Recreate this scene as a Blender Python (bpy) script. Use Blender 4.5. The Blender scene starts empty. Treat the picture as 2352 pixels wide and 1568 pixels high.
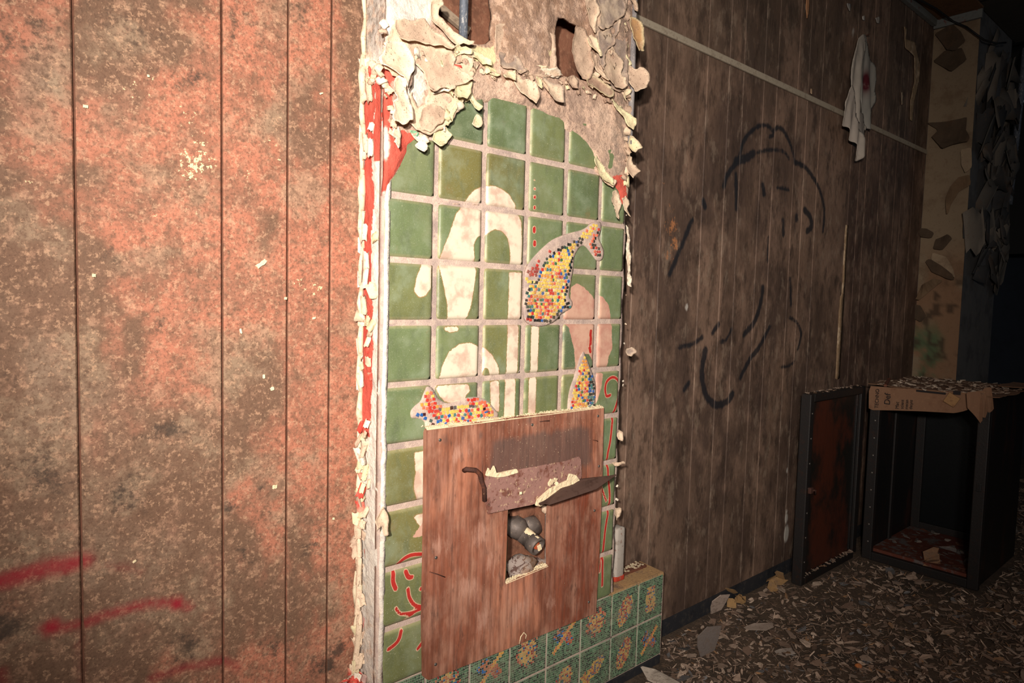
import bpy, bmesh, math, random
import numpy as np
from mathutils import Vector, Matrix
random.seed(7)
RS = np.random.RandomState(11)
scene = bpy.context.scene
# ------------------------------------------------------------------ camera
S_ = 0.163            # one tile with its joint, metres (the whole place is measured in it)
FPX = 1534.41
def _rot(a, b, c):
    ca, sa, cb, sb, cc, sc = math.cos(a), math.sin(a), math.cos(b), math.sin(b), math.cos(c), math.sin(c)
    return (np.array([[1,0,0],[0,ca,-sa],[0,sa,ca]]) @ np.array([[cb,0,sb],[0,1,0],[-sb,0,cb]]) @ np.array([[cc,-sc,0],[sc,cc,0],[0,0,1]]))
_R = _rot(.0863, -.7115, .0337)
_M = np.array([[1,0,0],[0,0,1],[0,-1,0]])
RW = (_M @ _R.T).T                     # rows: camera right, down, forward in world axes
CAM = np.array([-0.8595, -1.5071, 1.3987])
cd = bpy.data.cameras.new('camera'); co = bpy.data.objects.new('camera', cd); scene.collection.objects.link(co)
cd.sensor_width = 36; cd.lens = FPX/2352*36; cd.clip_start = .02; cd.clip_end = 60
m4 = Matrix.Identity(4)
for i in range(3):
    m4[i][0] = RW[0][i]; m4[i][1] = -RW[1][i]; m4[i][2] = -RW[2][i]; m4[i][3] = CAM[i]
co.matrix_world = m4
scene.camera = co
scene.view_settings.view_transform = 'Standard'; scene.view_settings.look = 'None'
scene.view_settings.exposure = 0.0; scene.view_settings.gamma = 1; scene.view_settings.use_curve_mapping = False
# ------------------------------------------------------------------ world and the hand-held flash
w = bpy.data.worlds.new('world'); scene.world = w; w.use_nodes = True
w.node_tree.nodes['Background'].inputs[0].default_value = (.82, .9, 1, 1)
w.node_tree.nodes['Background'].inputs[1].default_value = 0.05
def spot(name, loc, at, power, deg, col, r=.05, blend=1.0):
    l = bpy.data.lights.new(name, 'SPOT'); l.energy = power; l.spot_size = math.radians(deg); l.spot_blend = blend
    l.shadow_soft_size = r; l.color = col
    o = bpy.data.objects.new(name, l); scene.collection.objects.link(o); o.location = loc
    o.rotation_euler = (Vector(at)-Vector(loc)).to_track_quat('-Z', 'Y').to_euler()
    return o
spot('flash', (-1.62, -1.95, 1.80), (0.36, 0, 1.54), 580, 66, (1, .94, .85), .06)
spot('flash_spill', (-1.25, -2.1, 1.75), (1.7, 0.1, 1.25), 128, 130, (1, .92, .84), .10)
def lamp(name, loc, power, col, r):
    l = bpy.data.lights.new(name, 'POINT'); l.energy = power; l.color = col; l.shadow_soft_size = r
    o = bpy.data.objects.new(name, l); scene.collection.objects.link(o); o.location = loc; return o
lamp('far_room_fill', (5.9, -2.2, 2.7), 5.0, (.66, .84, 1), .4)  # added bluish fill lamp that lifts the black of the far room
lamp('room_bounce', (1.6, -2.6, 2.6), 7.0, (1, .93, .86), .6)
# ------------------------------------------------------------------ photo pixel -> point on a real plane
def ray(x, y):
    return RW[0]*((x-1176)/FPX) + RW[1]*((y-784)/FPX) + RW[2]
def P(x, y, Y=0.0):
    d = ray(x, y); return CAM + d*((Y-CAM[1])/d[1])
def F(x, y, Z=0.0):
    d = ray(x, y); return CAM + d*((Z-CAM[2])/d[2])
def G(x, y, X):
    d = ray(x, y); return CAM + d*((X-CAM[0])/d[0])
def uv(pts, Y=0.0): return [(float(q[0]), float(q[2])) for q in (P(x, y, Y) for x, y in pts)]
def gv(pts, X): return [(float(q[1]), float(q[2])) for q in (G(x, y, X) for x, y in pts)]
def C(r, g, b):
    f = lambda v: (v/255/12.92 if v/255 <= .04045 else ((v/255+.055)/1.055)**2.4)
    return (f(r), f(g), f(b))
# ------------------------------------------------------------------ numpy helpers
def _h(ix, iy, seed):
    n = (ix*374761393 + iy*668265263 + seed*1442695041) & 0xffffffff
    n = ((n ^ (n >> 13))*1274126177) & 0xffffffff
    return ((n ^ (n >> 16)) & 0xffff)/65535.0
def vnoise(x, y, seed=0):
    x = np.asarray(x, float); y = np.asarray(y, float)
    ix = np.floor(x).astype(np.int64); iy = np.floor(y).astype(np.int64); fx = x-ix; fy = y-iy
    fx = fx*fx*(3-2*fx); fy = fy*fy*(3-2*fy)
    a = _h(ix, iy, seed); b = _h(ix+1, iy, seed); c = _h(ix, iy+1, seed); d = _h(ix+1, iy+1, seed)
    return (a*(1-fx)+b*fx)*(1-fy) + (c*(1-fx)+d*fx)*fy
def fbm(x, y, seed=0, o=4):
    s = 0; a = .5; t = 0
    for k in range(o):
        s = s + a*vnoise(x, y, seed+k*17); t += a; a *= .5; x = x*2.03+3.1; y = y*2.03+1.7
    return s/t
def sst(x, a, b):
    t = np.clip((x-a)/(b-a), 0, 1); return t*t*(3-2*t)
def pdist(u, v, poly, closed=True):
    u = np.asarray(u, float); v = np.asarray(v, float)
    best = np.full(u.shape, 1e9); bx = np.zeros(u.shape); by = np.zeros(u.shape); ins = np.zeros(u.shape, bool)
    n = len(poly)
    for i in range(n if closed else n-1):
        x1, y1 = poly[i]; x2, y2 = poly[(i+1) % n]
        dx, dy = x2-x1, y2-y1; L = dx*dx+dy*dy+1e-18
        t = np.clip(((u-x1)*dx+(v-y1)*dy)/L, 0, 1); qx = x1+t*dx; qy = y1+t*dy
        d = (u-qx)**2+(v-qy)**2; m = d < best
        best = np.where(m, d, best); bx = np.where(m, qx, bx); by = np.where(m, qy, by)
        if closed and dy != 0:
            c = ((y1 > v) != (y2 > v)) & (u < dx*(v-y1)/dy + x1); ins ^= c
    return np.sqrt(best), bx, by, ins
def sdf(u, v, poly):
    d, _, _, i = pdist(u, v, poly); return np.where(i, d, -d)
def stroke(u, v, path, width):
    d, _, _, _ = pdist(u, v, path, closed=False); return width-d
def smooth_path(p, n=5):
    out = []
    for i in range(len(p)-1):
        p0 = p[max(i-1, 0)]; p1 = p[i]; p2 = p[i+1]; p3 = p[min(i+2, len(p)-1)]
        for k in range(n):
            t = k/n
            out.append(tuple(.5*(2*p1[a]+(p2[a]-p0[a])*t+(2*p0[a]-5*p1[a]+4*p2[a]-p3[a])*t*t+(3*p1[a]-p0[a]-3*p2[a]+p3[a])*t**3) for a in (0, 1)))
    out.append(p[-1]); return out
# ------------------------------------------------------------------ objects
COL = scene.collection
def empty(name, loc, label=None, cat=None, group=None):
    o = bpy.data.objects.new(name, None); COL.objects.link(o); o.location = loc; o.empty_display_size = .05
    tag(o, label, cat, group); return o
def tag(o, label=None, cat=None, group=None, kind=None):
    if label: o['label'] = label
    if cat: o['category'] = cat
    if group: o['group'] = group
    if kind: o['kind'] = kind
    return o
def mesh(name, V, Fc, mat, parent=None, origin=None, smooth=False, col=None, sd=None):
    """V in world coordinates; the object sits at origin, its mesh is stored relative to it"""
    V = np.asarray(V, float)
    if origin is None: origin = (0, 0, 0)
    me = bpy.data.meshes.new(name); me.from_pydata((V-np.asarray(origin)).tolist(), [], [tuple(map(int, f)) for f in Fc])
    if smooth: me.polygons.foreach_set('use_smooth', [True]*len(me.polygons))
    for nm, a in (('Col', col), ('sdf', sd)):
        if a is None: continue
        a = np.asarray(a, float)
        if a.ndim == 1: a = np.tile(a, (len(V), 1))
        if a.shape[1] == 3: a = np.hstack([a, np.ones((len(a), 1))])
        at = me.attributes.new(nm, 'FLOAT_COLOR', 'POINT'); at.data.foreach_set('color', a.astype(np.float32).ravel())
    if mat: me.materials.append(mat)
    me.update()
    o = bpy.data.objects.new(name, me); COL.objects.link(o)
    if parent:
        o.parent = parent
        pw = np.zeros(3); q = parent
        while q: pw += np.array(q.location); q = q.parent
        o.location = tuple(np.asarray(origin)-pw)
    else: o.location = tuple(origin)
    return o
class MB:
    """collects simple solids into one mesh"""
    def __init__(s): s.V = []; s.F = []; s.c = []
    def add(s, V, Fc, c=None):
        n = len(s.V); s.V += [tuple(map(float, v)) for v in V]; s.F += [tuple(int(i)+n for i in f) for f in Fc]
        s.c += [c or (.5, .5, .5)]*len(V)
    def box(s, lo, hi, c=None, R=None, ctr=None, ch=0.0):
        lo = np.array(lo, float); hi = np.array(hi, float); mid = (lo+hi)/2; e = (hi-lo)/2
        ch = min(ch, *(e*.8))
        if ch <= 0:
            pts = [(sx, sy, sz) for sx in (-1, 1) for sy in (-1, 1) for sz in (-1, 1)]
            V = [np.array(p)*e for p in pts]; Fc = [(0,1,3,2),(4,6,7,5),(0,4,5,1),(2,3,7,6),(0,2,6,4),(1,5,7,3)]
        else:
            bm = bmesh.new(); bmesh.ops.create_cube(bm, size=2)
            for v in bm.verts: v.co = Vector(np.array(v.co)*e)
            bmesh.ops.bevel(bm, geom=bm.edges[:], offset=ch, segments=2, affect='EDGES', profile=.6)
            bm.verts.index_update(); V = [np.array(v.co) for v in bm.verts]; Fc = [[v.index for v in f.verts] for f in bm.faces]; bm.free()
        if R is not None: V = [np.array(R @ Vector(v)) for v in V]
        c0 = mid if ctr is None else np.array(ctr)
        s.add([v+c0 for v in V], Fc, c)
    def tube(s, pts, r, n=10, c=None, cap=True, rr=None):
        pts = [Vector(p) for p in pts]; V = []; Fc = []
        up = Vector((0, 0, 1)); prev = None
        for i, p in enumerate(pts):
            t = (pts[min(i+1, len(pts)-1)]-pts[max(i-1, 0)]).normalized()
            if prev is None: a = t.cross(up if abs(t.z) < .9 else Vector((1, 0, 0))).normalized()
            else: a = (prev-t*prev.dot(t)).normalized()
            prev = a; b = t.cross(a); ri = rr[i] if rr else r
            for k in range(n):
                th = 2*math.pi*k/n; V.append(p+a*ri*math.cos(th)+b*ri*math.sin(th))
        for i in range(len(pts)-1):
            for k in range(n): Fc.append((i*n+k, i*n+(k+1) % n, (i+1)*n+(k+1) % n, (i+1)*n+k))
        if cap: Fc.append(tuple(range(n-1, -1, -1))); Fc.append(tuple((len(pts)-1)*n+k for k in range(n)))
        s.add(V, Fc, c)
    def build(s, name, mat, parent=None, origin=None, smooth=False, attr=False):
        return mesh(name, s.V, s.F, mat, parent, origin, smooth, np.array(s.c) if attr else None)
def sheet(outline, h, holes=(), thick=.003, dep=None, Y0=0.0, axis='Y', jit=0.0, keep=None):
    """plate cut to an outline (u,v): u = X (axis Y) or Y (axis X), v = Z; dep = how far each point stands towards the room"""
    ol = np.array(outline); lo = ol.min(0)-h*.5; hi = ol.max(0)+h*.5
    nu = max(2, int(math.ceil((hi[0]-lo[0])/h))); nv = max(2, int(math.ceil((hi[1]-lo[1])/h)))
    us = np.linspace(lo[0], hi[0], nu+1); vs = np.linspace(lo[1], hi[1], nv+1)
    U, Vv = np.meshgrid(us, vs, indexing='ij'); cu = (U[:-1, :-1]+U[1:, 1:])/2; cv = (Vv[:-1, :-1]+Vv[1:, 1:])/2
    _, _, _, ins = pdist(cu, cv, outline)
    for hl in holes:
        _, _, _, i2 = pdist(cu, cv, hl); ins &= ~i2
    if keep is not None: ins &= keep(cu, cv)
    cnt = np.zeros((nu+1, nv+1), int)
    for a, b in ((0, 0), (1, 0), (0, 1), (1, 1)): cnt[a:a+nu, b:b+nv] += ins
    bd = (cnt > 0) & (cnt < 4); bu = U[bd]; bv = Vv[bd]
    best = np.full(bu.shape, 1e9); qx = bu.copy(); qy = bv.copy()
    for poly in [outline]+list(holes):
        d, x, y, _ = pdist(bu, bv, poly); m = d < best; best = np.where(m, d, best); qx = np.where(m, x, qx); qy = np.where(m, y, qy)
    ok = best < h*.95
    U[bd] = np.where(ok, qx, bu); Vv[bd] = np.where(ok, qy, bv)
    idx = -np.ones((nu+1, nv+1), int); used = cnt > 0; idx[used] = np.arange(used.sum())
    u = U[used]; v = Vv[used]; n = len(u)
    if n == 0: return None
    d = dep(u, v) if dep else np.zeros(n)
    d = np.zeros(n)+d
    if axis == 'Y': front = np.stack([u, Y0-d, v], 1); back = front+np.array([0, thick, 0])
    else: front = np.stack([Y0-d, u, v], 1); back = front+np.array([thick, 0, 0])
    I, J = np.nonzero(ins)
    a = idx[I, J]; b = idx[I+1, J]; c = idx[I+1, J+1]; e = idx[I, J+1]
    q = np.stack([a, b, c, e], 1) if axis == 'Y' else np.stack([a, e, c, b], 1)
    Fc = [tuple(r) for r in q.tolist()]+[tuple(x+n for x in r[::-1]) for r in q.tolist()]
    ed = {}
    for r in q.tolist():
        for k in range(4):
            x, y = r[k], r[(k+1) % 4]
            if (y, x) in ed: del ed[(y, x)]
            else: ed[(x, y)] = 1
    for x, y in ed: Fc.append((y, x, x+n, y+n))
    return np.vstack([front, back]), Fc, np.concatenate([u, u]), np.concatenate([v, v])
# ------------------------------------------------------------------ materials
def mat(name, base='attr', layers=(), rough=.85, bump=.25, bscale=80, bstretch=(1, 1, 1), spec=.3, sd=(), metal=0.0, bdist=.004, extra=None):
    """base: colour or 'attr'; layers: (scale, lo, hi, colour or multiplier, fac, stretch) by noise; sd: (channel, colour, noise scale, noise size, softness)"""
    m = bpy.data.materials.new(name); m.use_nodes = True; nt = m.node_tree; N = nt.nodes; L = nt.links
    bs = N['Principled BSDF']; bs.inputs['Roughness'].default_value = rough; bs.inputs['Metallic'].default_value = metal
    bs.inputs['Specular IOR Level'].default_value = spec
    geo = N.new('ShaderNodeNewGeometry')
    def coords(st):
        if st == (1, 1, 1): return geo.outputs['Position']
        mp = N.new('ShaderNodeMapping'); mp.inputs['Scale'].default_value = st; L.new(geo.outputs['Position'], mp.inputs[0]); return mp.outputs[0]
    def noise(scale, st=(1, 1, 1), det=4, w=0.0, rgh=.66):
        n = N.new('ShaderNodeTexNoise'); n.inputs['Scale'].default_value = scale; n.inputs['Detail'].default_value = det
        n.inputs['Roughness'].default_value = rgh; n.inputs['Distortion'].default_value = w
        L.new(coords(st), n.inputs['Vector']); return n.outputs[0]
    def ramp(src, lo, hi):
        r = N.new('ShaderNodeMapRange'); r.interpolation_type = 'SMOOTHSTEP'; L.new(src, r.inputs[0])
        r.inputs[1].default_value = lo; r.inputs[2].default_value = hi; return r.outputs[0]
    def math_(op, a, b):
        x = N.new('ShaderNodeMath'); x.operation = op
        for k, t in ((0, a), (1, b)):
            if isinstance(t, (int, float)): x.inputs[k].default_value = t
            else: L.new(t, x.inputs[k])
        return x.outputs[0]
    def mix(f, a, b, mode='MIX'):
        x = N.new('ShaderNodeMix'); x.data_type = 'RGBA'; x.blend_type = mode
        for k, t in ((0, f), (6, a), (7, b)):
            if isinstance(t, (int, float)): x.inputs[k].default_value = t
            elif isinstance(t, tuple): x.inputs[k].default_value = (*t, 1)
            else: L.new(t, x.inputs[k])
        return x.outputs[2]
    if base == 'attr':
        at = N.new('ShaderNodeAttribute'); at.attribute_name = 'Col'; cur = at.outputs['Color']
    else:
        r = N.new('ShaderNodeRGB'); r.outputs[0].default_value = (*base, 1); cur = r.outputs[0]
    sa = None
    if sd or extra:
        t = N.new('ShaderNodeAttribute'); t.attribute_name = 'sdf'; sp = N.new('ShaderNodeSeparateColor'); L.new(t.outputs['Color'], sp.inputs[0]); sa = sp.outputs
    def do_sd(items, cur):
        for ch, colr, ns, na, soft in items:
            n = noise(ns, det=5); d = math_('ADD', sa[ch], math_('MULTIPLY', math_('SUBTRACT', n, .5), na*2))
            cur = mix(ramp(d, -soft, soft), cur, colr)
        return cur
    cur = do_sd([s for s in sd if len(s) == 5], cur)
    for ly in layers:
        sc, lo, hi, colr, fac = ly[:5]; st = ly[5] if len(ly) > 5 else (1, 1, 1); dist = ly[6] if len(ly) > 6 else 0.0
        f = math_('MULTIPLY', ramp(noise(sc, st, 5, dist), lo, hi), fac)
        if isinstance(colr, (int, float)): cur = mix(f, cur, (colr, colr, colr), 'MULTIPLY')
        else: cur = mix(f, cur, colr)
    cur = do_sd([s[:5] for s in sd if len(s) == 6], cur)
    if extra: cur = extra(N, L, cur, noise, ramp, math_, mix, sa)
    L.new(cur, bs.inputs['Base Color'])
    if bump:
        b = N.new('ShaderNodeBump'); b.inputs['Strength'].default_value = bump; b.inputs['Distance'].default_value = bdist
        L.new(noise(bscale, bstretch, 6), b.inputs['Height']); L.new(b.outputs[0], bs.inputs['Normal'])
    return m
# ------------------------------------------------------------------ materials of the place
def ex_leftwall(N, L, cur, noise, ramp, math_, mix, sa):
    # red: spray mist; green: dark mould; blue: cream chips of old paint
    n = noise(30, (1, 1, 1), 9, 0, .78); n2 = noise(160, (1, 1, 1), 4)
    f = ramp(math_('ADD', math_('MULTIPLY', sa[1], .8), math_('MULTIPLY', math_('SUBTRACT', n, .5), 3.4)), .38, 1.15)
    cur = mix(math_('MULTIPLY', f, .8), cur, C(64, 53, 46))
    f = ramp(math_('ADD', math_('MULTIPLY', sa[0], 1.0), math_('MULTIPLY', math_('SUBTRACT', n, .5), .9)), .12, 1.3)
    cur = mix(math_('MULTIPLY', f, .95), cur, C(150, 18, 40))
    n3 = noise(110, (1, 1, 1), 3)
    f = ramp(math_('ADD', n3, math_('MULTIPLY', math_('SUBTRACT', sa[2], 1.0), .30)), .56, .60)
    cur = mix(f, cur, C(232, 208, 158))
    return cur
M_left = mat('stained_red_panelling', 'attr', [
    (7, .50, .66, C(158, 132, 108), .7), (13, .44, .66, C(122, 92, 74), .6), (30, .45, .68, C(112, 86, 68), .5), (60, .47, .66, C(106, 78, 62), .5), (38, .52, .68, C(196, 150, 122), .4),
    (150, .48, .64, C(92, 66, 52), .55), (8, .56, .8, C(84, 66, 54), .4, (6, 6, .8)), (110, .54, .64, C(206, 162, 130), .45), (400, .3, .7, .8, .5)],
    rough=.7, bump=.35, bscale=220, spec=.25, extra=ex_leftwall)
def ex_rightwall(N, L, cur, noise, ramp, math_, mix, sa):
    n = noise(50, (1, 1, .35), 5)
    f = ramp(math_('ADD', math_('MULTIPLY', sa[0], 60.0), math_('MULTIPLY', math_('SUBTRACT', n, .5), 1.6)), -.35, .45)
    cur = mix(math_('MULTIPLY', f, .88), cur, C(24, 27, 33))
    nn_ = noise(75, (1, 1, .6), 6, 0, .75); f = ramp(math_('ADD', math_('MULTIPLY', sa[1], .8), math_('MULTIPLY', math_('SUBTRACT', nn_, .5), 3.2)), .62, 1.05)
    cur = mix(math_('MULTIPLY', f, .75), cur, C(186, 122, 78))
    f = ramp(math_('ADD', sa[2], math_('MULTIPLY', math_('SUBTRACT', n, .5), .4)), .3, .75)
    return mix(math_('MULTIPLY', f, .7), cur, C(196, 188, 178))
M_right = mat('dark_wood_panelling', 'attr', [
    (4, .44, .62, C(146, 116, 98), .6, (1, 1, .6)), (7, .48, .64, C(84, 65, 54), .65, (1.3, 1.3, .6)), (15, .50, .66, C(56, 43, 36), .65, (1.3, 1.3, .5)), (45, .52, .72, C(58, 44, 37), .45, (1.3, 1.3, .4)),
    (17, .54, .68, C(152, 130, 112), .4, (1.2, 1.2, .55)), (90, .54, .76, C(160, 126, 102), .3, (2, 2, .16)), (260, .5, .75, C(60, 46, 38), .5, (1, 1, .15))],
    rough=.62, bump=.3, bscale=160, bstretch=(1, 1, .1), spec=.3, extra=ex_rightwall)
M_joint = mat('groove_dark', C(44, 30, 24), [(60, .4, .7, C(24, 18, 15), .6)], bump=0)
M_joint2 = mat('groove_brown', C(104, 68, 52), [(60, .4, .7, C(66, 44, 34), .6)], bump=0)
M_base = mat('black_baseboard', C(46, 46, 50), [(40, .5, .7, C(84, 76, 68), .5), (9, .5, .7, C(24, 24, 28), .6)], rough=.6)
M_rail = mat('grey_rail', C(158, 144, 126), [(30, .5, .7, C(120, 104, 88), .6), (120, .5, .8, C(90, 76, 62), .4)], rough=.7)
M_floor = mat('gritty_floor', C(98, 80, 66), [(3, .45, .65, C(62, 52, 44), .7), (25, .5, .68, C(140, 112, 90), .55), (120, .5, .7, C(56, 46, 40), .6), (300, .6, .7, C(190, 170, 150), .6)],
    rough=.95, bump=.9, bscale=90, bdist=.01)
M_grout = mat('dusty_grout', C(198, 172, 158), [(9, .45, .62, C(156, 136, 130), .7), (40, .5, .65, C(232, 204, 182), .5), (240, .5, .75, C(120, 98, 88), .5)], rough=.95, bump=.6, bscale=260)
def ex_tile(N, L, cur, noise, ramp, math_, mix, sa):
    n = noise(120, (1, 1, 1), 5); n2 = noise(14, (1, 1, 1), 4)
    def band(ch, lo, hi, amp):
        return ramp(math_('ADD', sa[ch], math_('MULTIPLY', math_('SUBTRACT', n, .5), amp)), lo, hi)
    cream = mix(ramp(n2, .45, .65), C(226, 208, 184), C(200, 168, 148))
    cur = mix(band(0, -.0035, -.0005, .006), cur, C(152, 122, 80))
    cur = mix(band(0, -.0006, .0006, .009), cur, cream)
    pink = mix(ramp(n2, .42, .62), C(206, 162, 140), C(192, 140, 122))
    cur = mix(band(1, -.0006, .0006, .009), cur, pink)
    cur = mix(band(2, -.0026, -.0012, .0015), cur, C(206, 170, 140))
    cur = mix(band(2, -.0006, .0006, .0016), cur, C(178, 50, 44))
    f = ramp(noise(260, (1, 1, 1), 2), .69, .73)
    cur = mix(f, cur, C(214, 205, 170))
    return cur
M_tile = mat('green_glaze', 'attr', [(5, .45, .66, C(124, 126, 90), .5), (3, .5, .68, C(126, 142, 116), .5), (30, .48, .7, C(90, 98, 74), .5, (1, 1, .4)), (11, .60, .75, C(140, 110, 74), .45), (12, .45, .7, C(156, 162, 136), .3), (300, .5, .7, C(144, 148, 124), .4)],
    rough=.42, bump=.12, bscale=180, spec=.35, extra=ex_tile)
M_tess = mat('glazed_tesserae', 'attr', [(30, .5, .75, .75, .5), (14, .4, .7, C(132, 116, 100), .42)], rough=.3, bump=.1, spec=.45)
def ex_plaster(N, L, cur, noise, ramp, math_, mix, sa):
    n = noise(38, (1, 1, 1), 6); n2 = noise(16, (1, 1, 1), 5)
    f = ramp(math_('ADD', sa[0], math_('MULTIPLY', math_('SUBTRACT', n, .5), .03)), -.0015, .0015)
    cur = mix(f, cur, mix(ramp(n2, .4, .7), C(204, 92, 76), C(188, 74, 60)))
    f = ramp(math_('ADD', sa[1], math_('MULTIPLY', math_('SUBTRACT', n, .5), .03)), -.004, .006)
    cur = mix(math_('MULTIPLY', f, .9), cur, mix(ramp(n, .45, .7), C(232, 222, 208), C(194, 180, 172)))
    f = ramp(math_('ADD', sa[2], math_('MULTIPLY', math_('SUBTRACT', n, .5), .03)), -.003, .003)
    return mix(f, cur, C(222, 202, 156))
M_plaster = mat('old_plaster', 'attr', [(11, .45, .62, C(176, 146, 128), .6), (35, .46, .6, C(226, 188, 162), .65), (90, .52, .64, C(140, 112, 98), .55), (260, .5, .7, C(108, 86, 74), .5)],
    rough=.95, bump=.8, bscale=75, bdist=.008, extra=ex_plaster)
M_flake = mat('paint_flake', 'attr', [(30, .48, .68, C(166, 136, 116), .4), (120, .62, .68, C(96, 74, 58), .7), (300, .60, .64, C(70, 54, 44), .7), (14, .5, .66, C(226, 200, 170), .4)], rough=.75, bump=.45, bscale=70, spec=.25)
M_core = mat('brown_core', C(128, 84, 64), [(14, .45, .65, C(88, 58, 44), .7), (60, .5, .7, C(160, 118, 92), .5)], rough=.95, bump=.6)
M_wood = mat('bare_wood', C(104, 62, 46), [(30, .45, .65, C(58, 38, 30), .6, (1, 1, .12)), (80, .5, .7, C(140, 96, 74), .5, (1, 1, .1))], rough=.8)
M_conduit = mat('grey_conduit', C(102, 106, 116), [(50, .5, .66, C(60, 62, 70), .7, (1, 1, .4)), (160, .55, .65, C(196, 190, 186), .7, (1, 1, .4))], rough=.6, bump=.4, metal=.2)
M_bead = mat('grey_bead', C(140, 132, 130), [(40, .45, .65, C(104, 98, 100), .7, (1, 1, .3)), (150, .5, .7, C(184, 170, 160), .5)], rough=.7, bump=.4)
def ex_ply(N, L, cur, noise, ramp, math_, mix, sa):
    wv = N.new('ShaderNodeTexWave'); wv.wave_type = 'BANDS'; wv.bands_direction = 'X'; wv.inputs['Scale'].default_value = 11
    wv.inputs['Distortion'].default_value = 9; wv.inputs['Detail'].default_value = 3; wv.inputs['Detail Scale'].default_value = 1.2
    g = N.new('ShaderNodeNewGeometry'); mp = N.new('ShaderNodeMapping'); mp.inputs['Scale'].default_value = (1, 1, .12)
    L.new(g.outputs['Position'], mp.inputs[0]); L.new(mp.outputs[0], wv.inputs[0])
    cur = mix(math_('MULTIPLY', ramp(wv.outputs['Fac'], .55, .98), .28), cur, C(84, 48, 38))
    n = noise(40, (1, 1, .25), 5)
    f = ramp(math_('ADD', sa[0], math_('MULTIPLY', math_('SUBTRACT', n, .5), .05)), -.012, .014)
    cur = mix(math_('MULTIPLY', f, .72), cur, C(92, 74, 68))
    n7 = noise(34, (1, 1, .22), 8, 0, .75); f = ramp(math_('ADD', math_('MULTIPLY', sa[1], .7), math_('MULTIPLY', math_('SUBTRACT', n7, .5), 3.4)), .35, 1.0)
    cur = mix(math_('MULTIPLY', f, .62), cur, C(196, 148, 128))
    f = ramp(math_('ADD', noise(230, (1, 1, .7), 2), math_('MULTIPLY', sa[2], .06)), .74, .78)
    return mix(f, cur, C(226, 196, 160))
M_ply = mat('weathered_plywood', 'attr', [(6, .44, .58, C(112, 62, 44), .7, (1, 1, .4)), (10, .44, .68, C(196, 148, 124), .55, (1, 1, .5)), (26, .46, .7, C(180, 130, 110), .45, (1, 1, .25)), (120, .42, .68, C(108, 70, 56), .5, (1, 1, .08)), (34, .56, .68, C(76, 56, 48), .55, (1, 1, .3)), (70, .52, .7, C(176, 120, 100), .4, (1, 1, .1))],
    rough=.7, bump=.4, bscale=150, bstretch=(1, 1, .06), extra=ex_ply)
M_plyedge = mat('plywood_edge', C(120, 62, 44), [(500, .45, .6, C(70, 40, 30), .6, (.1, 1, .02))], rough=.8)
M_dust = mat('cream_dust', C(236, 212, 174), [(160, .5, .7, C(190, 154, 122), .6)], rough=1, bump=.5)
M_plate = mat('brown_painted_steel', C(152, 112, 102), [(20, .52, .62, C(104, 54, 38), .7), (70, .57, .66, C(206, 176, 140), .8), (90, .58, .66, C(70, 42, 34), .8)], rough=.6, bump=.3, bscale=120)
M_rust = mat('dark_rust', C(72, 44, 36), [(40, .5, .66, C(120, 66, 42), .5), (120, .6, .72, C(190, 150, 110), .5)], rough=.8, bump=.5)
M_steel = mat('dark_underside', C(84, 62, 54), [(40, .5, .7, C(60, 40, 34), .6)], rough=.6)
M_pipe = mat('grey_iron_pipe', C(104, 92, 86), [(30, .5, .66, C(70, 60, 56), .6), (90, .58, .7, C(170, 146, 124), .6)], rough=.55, bump=.35, metal=.25)
M_rubble = mat('cracked_rubble', C(150, 134, 126), [(26, .5, .56, C(70, 38, 28), .85, (1, 1, 1), 3), (10, .5, .65, C(150, 110, 78), .6)], rough=.9, bump=.6, bscale=40)
M_screw = mat('screw_head', C(120, 112, 106), rough=.4, metal=.7, bump=0)
M_ledge = mat('ledge_top', C(176, 138, 96), [(20, .45, .65, C(120, 98, 84), .8), (60, .55, .7, C(206, 166, 110), .6), (160, .5, .7, C(96, 74, 62), .5)], rough=.95, bump=.6)
M_scrap = mat('pale_scrap', 'attr', [(40, .45, .7, C(120, 100, 86), .6), (150, .5, .7, C(90, 74, 62), .45)], rough=.95, bump=.4)
M_cloth = mat('grey_cloth', 'attr', [(30, .5, .75, C(150, 134, 122), .35)], rough=.95, bump=.12, bscale=600)
def ex_cab(N, L, cur, noise, ramp, math_, mix, sa): return cur
M_cab = mat('black_enamel', C(24, 22, 22), [(5, .52, .7, C(64, 34, 24), .75, (1, 1, .4)), (240, .70, .74, C(130, 120, 112), .7), (18, .55, .75, C(44, 28, 22), .6, (1, 1, .3))], rough=.45, bump=.2, spec=.4)
M_cabdoor = mat('rusty_door_panel', C(30, 27, 24), [(3.2, .44, .62, C(84, 40, 26), .85, (1, 1, .7)), (240, .70, .74, C(130, 120, 112), .6), (40, .5, .75, C(52, 30, 22), .6, (1, 1, .15))], rough=.5, bump=.2)
M_cabin = mat('dark_inner_liner', C(11, 13, 15), [(220, .71, .74, C(120, 124, 126), .7), (8, .5, .7, C(14, 16, 18), .6)], rough=.4, bump=.1)
M_cabrim = mat('worn_rim', C(40, 36, 35), [(30, .5, .7, C(58, 38, 30), .5), (160, .68, .74, C(120, 112, 104), .5)], rough=.5, metal=.2)
M_card = mat('brown_cardboard', C(128, 94, 72), [(12, .5, .7, C(104, 70, 50), .55), (60, .5, .8, C(160, 118, 88), .4)], rough=.95, bump=.2)
M_ink = mat('black_ink', C(36, 30, 30), bump=0)
M_wallpaper = mat('tan_wallpaper', 'attr', [(6, .5, .7, C(96, 70, 50), .5), (160, .62, .68, C(60, 48, 38), .7), (40, .55, .75, C(100, 76, 58), .5)], rough=.9, bump=.2)
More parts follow.
